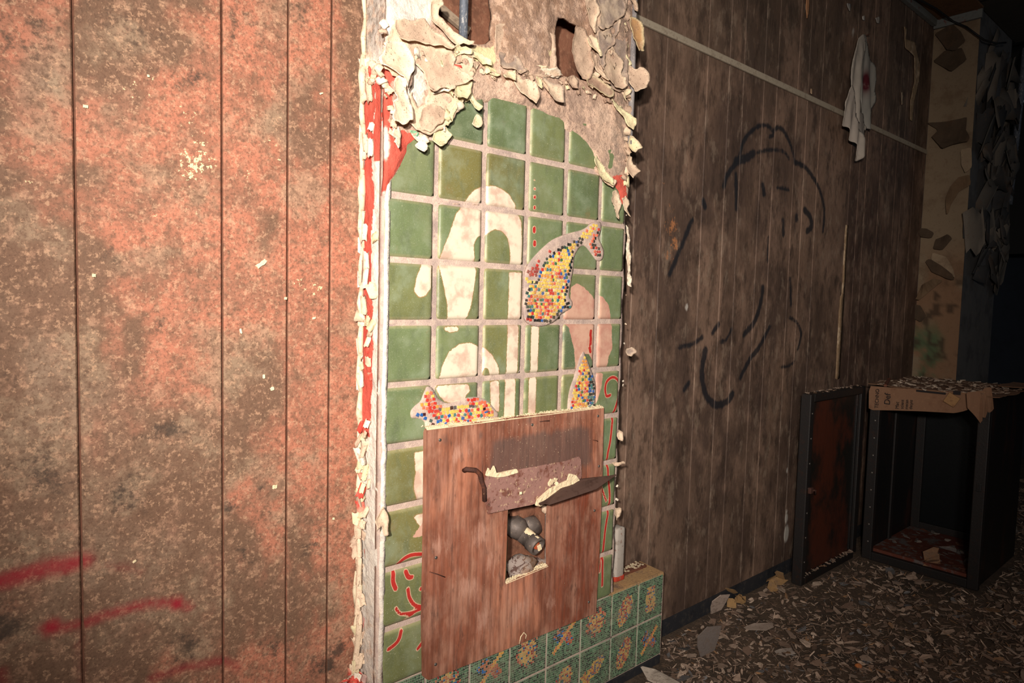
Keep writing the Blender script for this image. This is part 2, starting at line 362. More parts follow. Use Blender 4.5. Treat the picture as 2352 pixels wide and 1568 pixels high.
M_greyplaster = mat('grey_pier_paint', C(92, 90, 90), [(6, .45, .65, C(66, 64, 66), .7), (40, .5, .7, C(110, 100, 92), .5, (1, 1, .4)), (5, .6, .75, C(74, 58, 44), .6)], rough=.85, bump=.4)
M_bluewall = mat('slate_far_wall', C(44, 50, 60), [(4, .45, .7, C(34, 38, 46), .6)], rough=.9)
M_ceil = mat('ceiling_board', C(112, 78, 48), [(8, .5, .7, C(74, 52, 36), .6), (60, .5, .7, C(50, 36, 28), .5)], rough=.9)
M_ceil2 = mat('ceiling_dark', C(66, 60, 52), [(8, .5, .7, C(48, 44, 40), .6)], rough=.9)
M_trimgrey = mat('greywhite_trim', C(112, 112, 108), [(14, .58, .66, C(110, 44, 30), .8), (60, .5, .7, C(84, 80, 76), .5)], rough=.8)
M_wire = mat('black_cable', C(26, 24, 24), bump=0, rough=.6)
M_whitepipe = mat('white_painted_pipe', C(170, 158, 148), [(30, .5, .66, C(120, 100, 86), .6), (60, .6, .66, C(120, 60, 40), .6)], rough=.8)
# ------------------------------------------------------------------ setting: panelled walls
ZC = 3.27             # soffit height
YW = 0.114            # panelling plane; the pillar face is at Y = 0
def gauss(u, v, cx, cz, r): return np.exp(-(((u-cx)**2+(v-cz)**2)/(r*r)))
def plank(name, parent, x0, x1, z0, z1, h, colf, sdf_f, matl, Yw=YW, gap=.0048, ch=.003, th=.008, org=None):
    """one board between two grooves: front grid with bevelled long edges"""
    xs = [x0+gap/2, x0+gap/2+ch]; n = max(1, int(round((x1-x0)/h))); xs += list(np.linspace(x0+gap/2+ch, x1-gap/2-ch, n+1)[1:-1]); xs += [x1-gap/2-ch, x1-gap/2]
    m = max(2, int(round((z1-z0)/h))); zs = np.linspace(z0, z1, m+1); xs = np.array(xs)
    X, Z = np.meshgrid(xs, zs, indexing='ij'); Y = np.full(X.shape, Yw); Y[0] += ch; Y[-1] += ch
    Y[2:-2] -= (fbm(X[2:-2]*4, Z[2:-2]*3, 5)-.5)*.0015
    a, b = X.shape; I = np.arange(a*b).reshape(a, b)
    q = np.stack([I[:-1, :-1], I[1:, :-1], I[1:, 1:], I[:-1, 1:]], -1).reshape(-1, 4)
    V = np.stack([X.ravel(), Y.ravel(), Z.ravel()], 1); k = len(V)
    bk = np.array([[xs[0], Yw+th, z0], [xs[-1], Yw+th, z0], [xs[-1], Yw+th, z1], [xs[0], Yw+th, z1]])
    V = np.vstack([V, bk]); Fc = q.tolist()
    Fc += [[k, k+3]+I[0, ::-1].tolist(), [k+2, k+1]+I[-1].tolist(), [k+1, k]+I[:, 0].tolist(), [k+3, k+2]+I[::-1, -1].tolist(), [k, k+1, k+2, k+3]]
    u, v = V[:, 0], V[:, 2]
    return mesh(name, V, Fc, matl, parent, (x0, Yw, z0), False, colf(u, v), sdf_f(u, v))
# --- left wall
red_paths = [(uv([(-40, 1335), (20, 1330), (90, 1308), (150, 1298), (190, 1288)], YW), .024, .95), (uv([(100, 1440), (150, 1440), (200, 1428), (245, 1410), (330, 1388), (400, 1383), (432, 1396)], YW), .018, .75),
             (uv([(250, 1295), (320, 1312)], YW), .018, .4), (uv([(350, 1556), (430, 1532), (510, 1517), (545, 1530)], YW), .018, .65), (uv([(185, 1440), (182, 1500), (190, 1568)], YW), .014, .4), (uv([(5, 1540), (15, 1580)], YW), .014, .6)]
red_dots = [(118, 1440, .022, 1.2), (405, 1386, .02, 1.1), (30, 1335, .02, .6)]
mould = [(95, 1080, .05, .9), (140, 1110, .05, .8), (55, 855, .04, .5), (150, 868, .035, .6), (390, 985, .035, 1.3), (370, 975, .05, .8), (285, 1140, .05, 1.0), (525, 1160, .022, 1.4), (597, 1120, .012, 1.3), (620, 1185, .02, .9), (440, 175, .03, .9),
         (400, 190, .03, .5), (430, 1480, .05, 1.0), (20, 1440, .05, 1.2), (250, 590, .04, .5), (365, 740, .02, .9), (740, 1530, .05, 1.2), (780, 1490, .03, 1.5), (560, 1290, .05, .8), (720, 1240, .04, .8), (60, 80, .09, .6), (300, 60, .1, .6), (560, 60, .08, .6), (700, 30, .06, .7), (390, 1540, .05, .9), (640, 1480, .05, .8), (230, 1250, .06, .5)]
chips = [(300, 205, .03, .9), (325, 215, .02, .8), (430, 265, .03, .9), (460, 330, .03, 1.1), (450, 370, .035, 1.2), (430, 400, .025, 1.2), (480, 375, .02, 1), (440, 480, .02, 1), (350, 490, .015, .9), (620, 330, .02, .9), (560, 400, .025, .9), (640, 370, .02, .9), (590, 270, .02, .8), (680, 220, .02, .9),
         (690, 655, .02, 1.1), (730, 665, .02, 1.1), (465, 665, .015, 1.1), (70, 422, .012, 1), (760, 745, .02, 1), (345, 180, .012, .9), (645, 260, .012, .9), (230, 345, .012, .7), (400, 590, .012, .8)]
def left_sdf(u, v):
    r = np.zeros(len(u))
    for p, wd, st in red_paths:
        d, _, _, _ = pdist(u, v, p, closed=False); r = np.maximum(r, st*np.exp(-(d/wd)**2))
    for x, y, rad, st in red_dots:
        q = P(x, y, YW); r = np.maximum(r, st*gauss(u, v, q[0], q[2], rad))
    g = np.zeros(len(u)); b = np.zeros(len(u))
    for x, y, rad, st in mould:
        q = P(x, y, YW); g = np.maximum(g, st*gauss(u, v, q[0], q[2], rad))
    for x, y, rad, st in chips:
        q = P(x, y, YW); b = np.maximum(b, st*gauss(u, v, q[0], q[2], rad*1.3))
    return np.stack([r, g, b, np.ones(len(u))], 1)
def left_col(u, v):
    n = fbm(u*4+3, v*3, 21, 5); n2 = fbm(u*13, v*11, 22, 4)
    a, b, c = np.array(C(180, 114, 90)), np.array(C(116, 86, 68)), np.array(C(144, 118, 98))
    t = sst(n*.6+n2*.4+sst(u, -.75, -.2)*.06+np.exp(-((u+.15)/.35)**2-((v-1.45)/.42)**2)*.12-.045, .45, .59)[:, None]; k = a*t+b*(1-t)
    q1 = P(130, 200, YW); q2 = P(100, 900, YW); q3 = P(300, 1300, YW)
    g = (gauss(u, v, q1[0], q1[2], .10)+gauss(u, v, q2[0], q2[2], .14)+gauss(u, v, q3[0], q3[2], .16)*.8)*sst(n2, .35, .6)
    g = np.clip(g, 0, 1)[:, None]
    return k*(1-g)+c*g
wl = MB(); wl.box((-3.0, YW+.0079, 0), (.40, YW+.05, ZC)); WL = wl.build('wall_left', M_joint2); tag(WL, 'reddish brown stained panelled wall left of the tiled pillar', kind='structure')
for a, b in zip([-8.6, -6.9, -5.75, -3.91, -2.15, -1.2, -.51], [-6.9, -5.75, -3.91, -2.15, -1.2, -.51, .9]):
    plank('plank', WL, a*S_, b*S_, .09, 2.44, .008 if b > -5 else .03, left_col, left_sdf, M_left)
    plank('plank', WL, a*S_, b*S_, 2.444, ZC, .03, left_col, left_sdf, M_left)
wb = MB(); wb.box((-3, YW-.004, 0), (0, YW+.008, .088), ch=.003); o = wb.build('baseboard_left', M_base); tag(o, kind='structure')
# --- right wall
RG = [7.94, 9.63, 10.63, 11.33, 12.40, 13.12, 14.33, 14.98, 15.87, 18.24, 18.97, 19.55, 20.74, 22.2, 22.85, 23.98, 25.23]
graf = [([(1700, 352), (1708, 325), (1722, 305), (1742, 290), (1760, 288), (1773, 297), (1776, 310), (1768, 314)], .010), ([(1777, 301), (1785, 293), (1797, 297), (1810, 318), (1820, 345), (1825, 370)], .010),
        ([(1690, 370), (1715, 362), (1730, 352)], .018), ([(1740, 350), (1770, 344), (1800, 348), (1812, 365)], .008), ([(1692, 375), (1672, 400), (1662, 428)], .012), ([(1825, 372), (1850, 385), (1875, 420), (1890, 460), (1893, 500), (1890, 532)], .011),
        ([(1848, 482), (1862, 500), (1863, 522), (1854, 530)], .016), ([(1798, 505), (1799, 538)], .012), ([(1830, 495), (1830, 505)], .014), ([(1590, 505), (1565, 565), (1538, 630)], .012), ([(1560, 797), (1590, 790), (1612, 775)], .010),
        ([(1636, 765), (1650, 745)], .012), ([(1655, 785), (1668, 780), (1680, 755)], .008), ([(1620, 805), (1612, 850), (1616, 890), (1630, 920), (1650, 930), (1672, 920), (1682, 905)], .016), ([(1700, 868), (1722, 825), (1742, 800), (1758, 770), (1768, 750)], .012),
        ([(1710, 768), (1735, 735), (1748, 690), (1752, 660)], .014), ([(1815, 730), (1832, 742), (1840, 770), (1832, 803)], .009), ([(1825, 830), (1812, 840), (1796, 843)], .008), ([(1765, 545), (1763, 600)], .008), ([(1752, 425), (1755, 445)], .014), ([(1616, 462), (1620, 475)], .012),
        ([(1690, 400), (1692, 480)], .012), ([(1785, 430), (1812, 436)], .008), ([(1815, 640), (1817, 700)], .010), ([(1580, 880), (1572, 895)], .012)]
graf = [(smooth_path(uv(p, YW), 4), wd) for p, wd in graf]
def right_sdf(u, v):
    r = np.full(len(u), -1.0); near = (u < 3.6)
    for p, wd in graf: r = np.maximum(r, stroke(u, v, p, wd*1.15))
    g = np.zeros(len(u)); b = np.zeros(len(u))
    for x, y, rad, st in [(1545, 520, .05, 1.1), (1550, 560, .045, 1.1), (1535, 590, .04, 1.0), (1540, 480, .04, .6), (1525, 430, .05, .5), (1600, 800, .04, .3)]:
        q = P(x, y, YW); g = np.maximum(g, st*gauss(u, v, q[0], q[2], rad))
    for x, y, rad, st in [(1806, 1225, .028, 1.2), (1806, 1190, .018, 1.1), (1807, 1175, .012, .8), (1808, 1080, .012, .9), (1577, 705, .01, 1.2), (1960, 75, .02, .8), (1850, 20, .02, .6)]:
        q = P(x, y, YW); b = np.maximum(b, st*np.exp(-(((u-q[0])/rad)**2+((v-q[2])/(rad*1.7))**2)))
    return np.stack([np.clip(r, -.03, .03), g, b, np.ones(len(u))], 1)
def right_col(u, v):
    n = fbm(u*2.2+9, v*1.2, 31, 5); n2 = fbm(u*9, v*3, 32, 4); t = sst(n*.6+n2*.4, .36, .62)[:, None]
    a, b = np.array(C(122, 96, 80)), np.array(C(82, 64, 55)); k = a*(1-t)+b*t
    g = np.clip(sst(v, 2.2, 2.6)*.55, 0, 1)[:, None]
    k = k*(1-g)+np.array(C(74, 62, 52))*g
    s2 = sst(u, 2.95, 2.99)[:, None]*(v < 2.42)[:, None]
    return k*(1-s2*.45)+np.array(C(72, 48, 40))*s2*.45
wr = MB(); wr.box((.40, YW+.0079, 0), (4.13, YW+.05, ZC)); WR = wr.build('wall_right', M_joint); tag(WR, 'dark brown wood panelled wall with black line graffiti', kind='structure')
edges = [5.2, 6.95]+RG
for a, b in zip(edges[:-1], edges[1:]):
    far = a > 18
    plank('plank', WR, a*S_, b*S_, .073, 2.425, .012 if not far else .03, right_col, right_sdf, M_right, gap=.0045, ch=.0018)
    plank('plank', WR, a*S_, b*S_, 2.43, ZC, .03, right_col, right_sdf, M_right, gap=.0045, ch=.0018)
b = MB(); b.box((.90, YW-.002, 0), (4.12, YW+.008, .071), ch=.002); o = b.build('baseboard_right', M_base); tag(o, kind='structure')
b = MB(); b.box((.86, YW-.012, 2.413), (4.10, YW+.0, 2.440), ch=.004); o = b.build('trim_1', M_rail); tag(o, 'thin pale rail along the high panel joint', kind='structure')
# torn tan tape over the sheet joint
pts = []
for k in range(41):
    z = .99+k*(1.86-.99)/40; wdt = .016+.014*fbm(np.array([k*.35]), np.array([2.]), 4)[0]+(.018 if z < 1.45 else 0); pts.append((2.972-wdt, z))
ol = pts+[(2.972+.012, 1.86), (2.972+.012, .99)]
V, Fc, u, v = sheet(ol, .02, thick=.003, Y0=YW-.0035, dep=lambda u, v: (fbm(u*30, v*30, 3)-.4)*.003)
cc = np.array(C(134, 108, 82))*(.7+.6*fbm(u*20, v*9, 8))[:, None]
o = mesh('trim_2', V, Fc, M_flake, None, (2.972, YW, .99), True, cc); tag(o, 'torn tan tape strip over the upright panel joint', kind='structure')
# --- floor, ceiling, far end
g = MB(); nx, ny = 130, 60
xs = np.linspace(-3, 7.2, nx); ys = np.linspace(-4, 1.6, ny); X, Yy = np.meshgrid(xs, ys, indexing='ij')
Zz = (fbm(X*5, Yy*5, 61)-.5)*.012-.004; I = np.arange(nx*ny).reshape(nx, ny)
V = np.stack([X.ravel(), Yy.ravel(), Zz.ravel()], 1); q = np.stack([I[:-1, :-1], I[1:, :-1], I[1:, 1:], I[:-1, 1:]], -1).reshape(-1, 4)
o = mesh('floor', V, q.tolist(), M_floor, None, (0, 0, 0), True); tag(o, 'littered floor', kind='structure')
b = MB(); b.box((-3, -4, ZC), (4.0, YW+.05, ZC+.05)); o = b.build('ceiling', M_ceil2); tag(o, kind='structure')
# pier at the far end of the right wall
XP = 4.113; YP = -.146
pw = MB(); pw.box((XP+.006, YP+.006, 0), (4.84, .30, ZC+.4)); WF = pw.build('wall_far', M_greyplaster); tag(WF, 'far pier with hanging strips of peeling paper', kind='structure')
ol = [(YP+.004, 0), (YW, 0), (YW, ZC), (YP+.004, ZC)]
V, Fc, u, v = sheet(ol, .02, thick=.005, axis='X', Y0=XP, dep=lambda u, v: fbm(u*9, v*7, 5)*.002)
n = fbm(u*8, v*5, 71, 5); n2 = fbm(u*20, v*12, 72, 4); base = np.array(C(132, 112, 90)); org = np.array(C(130, 98, 74)); grn = np.array(C(84, 96, 68)); drk = np.array(C(66, 50, 38))
t = (sst(v, 1.9, 1.6)*sst(n+(.0-u)*.8, .40, .56))[:, None]; cc = base*(1-t)+org*t
t = (sst(v, 1.36, 1.2)*sst(n2, .35, .6)*sst(u, -.10, 0))[:, None]; cc = cc*(1-t)+grn*t
t = (sst(n2, .6, .68)*sst(v, 1.9, 1.5)*.8)[:, None]; cc = cc*(1-t)+drk*t
o = mesh('wallpaper', V, Fc, M_wallpaper, WF, (XP, 0, 0), False, cc)
b = MB(); b.box((4.84, .10, 0), (4.9, 3, ZC)); b.box((7.0, -4, 0), (7.1, 3, ZC)); b.box((4.8, 1.5, 0), (7.1, 1.6, ZC)); o = b.build('wall_back', M_bluewall); tag(o, 'dark slate wall of the room beyond the pier', kind='structure')
b = MB(); b.box((4.9, -4, ZC+.2), (7.1, 3, ZC+.25)); b.box((3.99, -4, ZC), (4.9, YP, ZC+.25)); b.box((-3, -4.05, 0), (7.1, -4, ZC+.2)); b.box((-3.05, -4, 0), (-3, .16, ZC+.05)); o = b.build('wall_behind', M_ceil2); tag(o, 'dim soffit and walls of the room around', kind='structure')
b = MB(); b.box((3.62, YP-.02, ZC-.012), (XP-.04, YW-.032, ZC-.0005), ch=.003)
o = b.build('soffit_board', M_ceil, None, (3.8, -.02, ZC-.012)); tag(o, 'orange brown board under the ceiling beside the far pier', 'board')
b = MB(); b.box((XP-.03, YP-.01, ZC-.06), (XP-.006, YW-.003, ZC-.001), ch=.004); b.box((3.5, YW-.03, ZC-.05), (XP-.05, YW-.001, ZC-.001), ch=.004)
o = b.build('trim_3', M_trimgrey); tag(o, 'grey white cornice strip with rust over the far pier', kind='structure')
# ------------------------------------------------------------------ the tiled pillar
XL, XR = 0.004, 0.945
PIL = empty('tiled_pillar', (.47, .05, 0), 'peeling pillar faced with an arch of green glazed tiles and mosaic fish', 'pillar')
ZT = 2.62              # the ragged plaster is modelled to here, a plain shaft goes on to the ceiling
ZA = float(P(1150, 500, 0)[2])
board_hole = uv([(1166, 1165), (1262, 1150), (1260, 1298), (1160, 1342)], 0)
# masonry core with the recess behind the board
zc0, zc1 = min(q[1] for q in board_hole)-.01, max(q[1] for q in board_hole)+.02
xc0, xc1 = .30, .62
b = MB()
b.box((XL+.008, .022, 0), (XR-.006, YW+.02, zc0)); b.box((XL+.008, .022, zc1), (XR-.006, YW+.02, 1.72))
b.box((XL+.008, .022, zc0), (xc0, YW+.02, zc1)); b.box((xc1, .022, zc0), (XR-.006, YW+.02, zc1)); b.box((XL+.01, YW-.02, zc0), (XR-.01, YW+.02, zc1))
b.box((XL+.008, .085, 1.72), (XR-.006, YW+.02, ZT)); b.box((XL+.012, .02, 1.72), (XL+.14, .09, ZT)); b.box((.44, .03, 1.72), (.585, .09, ZT)); b.box((.80, .03, 1.72), (XR-.01, .09, ZT))
b.box((XL+.008, .012, ZT), (XR-.006, YW+.02, ZC))
b.build('masonry_core', M_core, PIL, (.47, .08, 0))
# grout bed that the tiles sit in
gb = [(XL, 0.02), (XR+.006, .02), (XR+.008, 1.0), (XR+.004, 1.62), (XR, 1.9), (XL, 1.9)]
rg = [(XL, .02)]+[(XR+.004+.004*math.sin(z*40)+.004*random.random(), z) for z in np.linspace(.02, 1.965, 100)]+[(XL, 1.965)]
V, Fc, u, v = sheet(rg, .009, holes=[board_hole], thick=.02, Y0=.001, dep=lambda u, v: (fbm(u*60, v*60, 2)-.5)*.003+(fbm(u*9, v*9, 3)-.5)*.002)
mesh('grout_bed', V, Fc, M_grout, PIL, (.47, 0, 0), True)
# --- tile motifs: outlines on the pillar face
T0 = -.004
cream = [[(1066, 470), (1075, 452), (1088, 438), (1105, 429), (1130, 426), (1153, 434), (1170, 448), (1182, 468), (1190, 490), (1197, 510), (1199, 560), (1197, 612), (1172, 612), (1171, 570), (1166, 545), (1152, 530), (1135, 526), (1122, 534), (1112, 545), (1104, 540), (1095, 545), (1088, 560), (1090, 605), (1094, 620), (1090, 650), (1082, 700), (1070, 735), (1028, 735), (1028, 700), (1018, 650), (1010, 615), (1012, 590), (1022, 562), (1034, 535), (1042, 508), (1048, 490)],
         [(1018, 750), (1056, 750), (1050, 760), (1036, 763), (1024, 759)], [(972, 600), (992, 600), (990, 660), (976, 680), (962, 683), (951, 668), (957, 638)],
         [(1170, 625), (1198, 626), (1195, 738), (1167, 738)], [(1166, 746), (1191, 746), (1188, 866), (1163, 866)], [(1161, 870), (1184, 870), (1181, 965), (1157, 965)], [(1221, 748), (1238, 750), (1234, 860), (1218, 860)], [(1215, 868), (1232, 866), (1229, 955), (1213, 955)], [(1126, 876), (1146, 874), (1146, 945), (1127, 940)],
         [(1009, 870), (1018, 835), (1032, 808), (1055, 790), (1080, 787), (1097, 795), (1112, 798), (1130, 815), (1143, 838), (1149, 866), (1127, 866), (1122, 848), (1112, 842), (1108, 870)], [(1001, 886), (1040, 884), (1076, 882), (1079, 898), (1070, 908), (1066, 920), (1045, 926), (1022, 922), (1008, 906)],
         [(952, 1040), (978, 1034), (978, 1150), (958, 1148), (950, 1120), (955, 1085)], [(950, 1185), (978, 1176), (978, 1215), (965, 1210)]]
pink = [[(1311, 660), (1325, 650), (1342, 660), (1358, 676), (1366, 690), (1372, 675), (1385, 682), (1398, 700), (1405, 740), (1406, 800), (1398, 818), (1394, 848), (1373, 848), (1368, 842), (1352, 812), (1336, 812), (1328, 850), (1322, 850), (1318, 800), (1306, 752), (1296, 740), (1296, 720), (1310, 700)],
        [(1370, 856), (1386, 856), (1381, 890), (1370, 928), (1366, 928)], [(945, 1235), (978, 1190), (978, 1225), (965, 1232)]]
redp = [([(1402, 907), (1393, 909), (1390, 893), (1394, 876), (1407, 866), (1419, 873), (1423, 893), (1418, 922), (1408, 955), (1402, 1010), (1395, 1050), (1397, 1090), (1400, 1150), (1391, 1210), (1385, 1270), (1383, 1345)], .0048), ([(1380, 1115), (1392, 1150)], .004), ([(1381, 1275), (1376, 1315)], .003),
        ([(978, 1272), (945, 1274), (924, 1286), (911, 1302)], .005), ([(904, 1315), (903, 1336), (909, 1352)], .006), ([(932, 1312), (938, 1325), (946, 1325)], .006), ([(937, 1352), (941, 1374), (954, 1390), (976, 1394)], .005), ([(909, 1396), (920, 1409), (945, 1406), (976, 1394)], .004), ([(928, 1424), (945, 1412), (960, 1398)], .0025), ([(922, 1447), (914, 1472), (892, 1491)], .005), ([(975, 1468), (959, 1490)], .0045), ([(966, 1352), (978, 1348)], .005),
        ([(1228, 413), (1228, 414)], .002), ([(1228, 433), (1228, 434)], .004), ([(1228, 452), (1228, 453)], .005), ([(1228, 476), (1228, 477)], .005), ([(1227, 524), (1227, 531)], .006), ([(1228, 556), (1228, 562)], .006),
        ([(1357, 760), (1356, 770)], .006), ([(1357, 775), (1356, 790)], .006), ([(1354, 798), (1356, 808)], .006)]
cream = [uv(p, T0) for p in cream]; pink = [uv(p, T0) for p in pink]; redp = [(smooth_path(uv(p, T0), 4) if len(p) > 2 else uv(p, T0), wd) for p, wd in redp]
def tile_sdf(u, v):
    a = np.full(len(u), -.02); b = a.copy(); c = a.copy()
    lo = (u.min(), v.min()); hi = (u.max(), v.max())
    def near(p):
        q = np.array(p); return not (q[:, 0].max() < lo[0]-.02 or q[:, 0].min() > hi[0]+.02 or q[:, 1].max() < lo[1]-.02 or q[:, 1].min() > hi[1]+.02)
    for p in cream:
        if near(p): a = np.maximum(a, sdf(u, v, p))
    for p in pink:
        if near(p): b = np.maximum(b, sdf(u, v, p))
    for p, wd in redp:
        if near(p): c = np.maximum(c, stroke(u, v, p, wd))
    return np.stack([a, b, c, np.ones(len(u))], 1)
greens = [C(108, 120, 82), C(98, 110, 74), C(114, 124, 84), C(92, 104, 74), C(112, 118, 76)]
olive = C(120, 108, 60)
COLX = [-.02, 1, 2, 3, 4, 5, 6]
for r in range(0, 10):
    for c in range(0, 6):
        jz0, jz1 = r, r+1
        x0 = c*S_+.0082 if c else XL+.0055; x1 = (c+1)*S_-.0082; 
        if c == 5: x1 = XR-.004
        z1 = (12.15-r)*S_-.0082; z0 = (12.15-r-1)*S_+.0082
        if r == 9: z0 = (12.15-9.98)*S_+.003
        cx, cz = (x0+x1)/2, (z0+z1)/2; w2, h2 = (x1-x0)/2, (z1-z0)/2
        jx, jz = RS.uniform(-.0012, .0012, 2); rc = .007
        ol = []
        for sx, sz, a0 in ((1, 1, 0), (-1, 1, 90), (-1, -1, 180), (1, -1, 270)):
            for k in range(4):
                t = math.radians(a0+k*30); ol.append((cx+jx+sx*(w2-rc)+rc*math.cos(t), cz+jz+sz*(h2-rc)+rc*math.sin(t)))
        def dep(u, v, cx=cx+jx, cz=cz+jz, w2=w2, h2=h2):
            e = np.minimum(w2-np.abs(u-cx), h2-np.abs(v-cz)); return .0045-.0045*np.exp(-np.maximum(e, 0)/.003)*.9+(fbm(u*14, v*14, r*7+c)-.5)*.002
        holes = []
        if r in (5, 6, 7, 8) and c in (1, 2, 3): holes = [board_hole]
        s = sheet(ol, .0066, holes=holes, thick=.006, Y0=0.0005, dep=dep)
        if s is None: continue
        V, Fc, u, v = s
        g = np.array(greens[(r*5+c*3+r*c) % 5]); t = .0
        if (r, c) in ((1, 1), (1, 2), (6, 0), (7, 0)): t = .75
        if (r, c) in ((3, 0), (2, 2), (3, 2), (8, 0), (9, 0), (4, 2), (3, 1), (5, 4)): t = .4
        cc = g*(1-t)+np.array(olive)*t
        cc = np.tile(cc, (len(u), 1))*(.8+.4*fbm(u*12, v*12, 40+r))[:, None]
        ee = np.clip(1-(u-x0)/.006, 0, 1)*sst(fbm(u*9, v*22, r+c), .35, .6); ee = np.maximum(ee, np.clip(1-np.minimum(z1-v, np.minimum(v-z0, x1-u))/.0035, 0, 1)*.6)[:, None]; cc = cc*(1-ee*.8)+np.array(C(206, 190, 146))*ee*.8  # left edges paler: flash light on the bevels painted in, along with glaze wear
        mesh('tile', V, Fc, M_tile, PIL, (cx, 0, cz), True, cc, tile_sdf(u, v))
# --- mosaic fish
def fish(label, body, parts, pitch, seed, colf, Y=-.0105):
    """body: outline of the grey setting bed; parts: list of (outline, palette)"""
    rs = np.random.RandomState(seed)
    ob = uv(body, Y)
    ob = ob[:1] and smooth_path(ob+[ob[0]], 3)[:-1]
    def dep(u, v):
        d = sdf(u, v, ob); return .004+.0035*sst(d, 0, .012)
    V, Fc, u, v = sheet(ob, .005, thick=.008, Y0=-.0015, dep=dep)
    cz = np.mean([q[1] for q in ob]); cx = np.mean([q[0] for q in ob])
    o = mesh('mosaic_fish', V, Fc, M_grout, PIL, (cx, 0, cz), True); o['label'] = label
    mb = MB()
    for outline, kind in parts:
        pl = uv(outline, Y); a = np.array(pl); lo, hi = a.min(0), a.max(0)
        pts = []
        ny = int((hi[1]-lo[1])/pitch)+2
        for iy in range(ny):
            for ix in range(int((hi[0]-lo[0])/pitch)+2):
                pts.append((lo[0]+(ix+.5*(iy % 2))*pitch+rs.uniform(-.2, .2)*pitch, lo[1]+iy*pitch*.97+rs.uniform(-.16, .16)*pitch))
        pts = np.array(pts); dd = sdf(pts[:, 0], pts[:, 1], pl)
        for (x, z), d in zip(pts, dd):
            if d < pitch*.18: continue
            c = colf(x, z, d, kind, rs, lo, hi); hw = pitch*.44*rs.uniform(.88, 1.1); hh = pitch*.44*rs.uniform(.85, 1.1); th = rs.uniform(-.5, .5)
            R = Matrix.Rotation(th, 3, 'Y') @ Matrix.Rotation(rs.uniform(-.1, .1), 3, 'X')
            dz = float(sdf(np.array([x]), np.array([z]), ob)[0]); yy = -.0015-.004-.0035*min(max(dz/.012, 0), 1)
            q = [(-hw, 0, -hh), (hw, 0, -hh), (hw, 0, hh), (-hw, 0, hh), (-hw*.8, -.003, -hh*.8), (hw*.8, -.003, -hh*.8), (hw*.8, -.003, hh*.8), (-hw*.8, -.003, hh*.8)]
            V = [np.array(R @ Vector(p))+np.array([x, yy+.0005, z]) for p in q]
            mb.add(V, [(4, 5, 6, 7), (0, 1, 5, 4), (1, 2, 6, 5), (2, 3, 7, 6), (3, 0, 4, 7)], c)
    t = mb.build('tesserae', M_tess, o, (cx, -.01, cz), False, True); tag(t, kind='stuff')
YEL, OR, RED, BLU, TEA, GRN, BLK, CRM, SAL = C(228, 190, 92), C(222, 148, 70), C(196, 58, 48), C(34, 92, 160), C(60, 120, 120), C(70, 110, 66), C(40, 40, 38), C(236, 214, 140), C(222, 110, 82)
def pick(rs, ws):
    x = rs.rand()*sum(w for _, w in ws)
    for c, w in ws:
        x -= w
        if x <= 0: return c
    return ws[0][0]
def cf1(x, z, d, kind, rs, lo, hi):
    if kind == 'fin': return pick(rs, [(C(176, 74, 66), 6), (RED, 3), (C(150, 70, 64), 3)])
    if kind == 'finedge': return pick(rs, [(YEL, 4), (CRM, 2)])
    if kind == 'tail': return pick(rs, [(YEL, 5), (OR, 3), (RED, 2), (SAL, 1)])
    if kind == 'tail2': return pick(rs, [(SAL, 3), (BLK, 5), (RED, 1)])
    if kind == 'dark': return pick(rs, [(BLK, 8), (TEA, 1), (C(30, 60, 60), 2)])
    if kind == 'lip': return pick(rs, [(RED, 6), (C(150, 30, 34), 2)])
    if d < .011: return pick(rs, [(BLK, 6), (C(44, 70, 64), 2), (BLU, .7)])
    t = (z-lo[1])/(hi[1]-lo[1])
    if t < .3: return pick(rs, [(YEL, 4), (SAL, 3), (RED, 2), (TEA, 1.5), (BLU, 1), (OR, 2), (GRN, 1)])
    return pick(rs, [(YEL, 8), (CRM, 2), (OR, 1.5), (RED, 1.4), (BLU, 1.1), (TEA, 1.2), (GRN, .8), (SAL, .6)])
b1 = [(1207, 640), (1212, 618), (1222, 598), (1236, 582), (1252, 566), (1272, 550), (1295, 540), (1318, 533), (1338, 528), (1352, 520), (1362, 512), (1376, 508), (1383, 512), (1383, 530), (1378, 545), (1384, 560), (1390, 578), (1386, 596), (1374, 598), (1365, 588), (1350, 568), (1340, 564), (1331, 572), (1322, 590), (1319, 620), (1313, 655), (1310, 680), (1317, 692), (1316, 705), (1304, 714), (1290, 722), (1280, 735), (1262, 745), (1240, 750), (1220, 745), (1208, 730), (1205, 700), (1206, 670)]
body1 = [(1233, 642), (1240, 615), (1255, 592), (1275, 575), (1295, 562), (1315, 553), (1333, 545), (1348, 545), (1342, 555), (1331, 562), (1322, 576), (1315, 600), (1311, 630), (1306, 660), (1302, 685), (1300, 708), (1285, 722), (1268, 738), (1248, 744), (1228, 740), (1212, 728), (1208, 700), (1209, 675), (1214, 650)]
fish('large mosaic fish diving head down, yellow and red', b1, [(body1, 'b'), ([(1209, 632), (1216, 618), (1234, 600), (1247, 590), (1240, 610), (1234, 640)], 'fin'), ([(1252, 586), (1262, 574), (1280, 562), (1272, 573), (1256, 592)], 'fin'), ([(1205, 638), (1212, 636), (1232, 648), (1226, 656), (1212, 650)], 'finedge'),
     ([(1330, 543), (1345, 530), (1362, 516), (1375, 511), (1378, 517), (1360, 536), (1348, 552)], 'tail'), ([(1362, 540), (1378, 520), (1376, 540), (1366, 556), (1382, 575), (1381, 592), (1372, 592), (1352, 560)], 'tail2'), ([(1296, 700), (1308, 690), (1314, 695), (1312, 706), (1298, 712)], 'dark'), ([(1210, 724), (1222, 730), (1224, 741), (1212, 735)], 'lip')], .0108, 3, cf1)
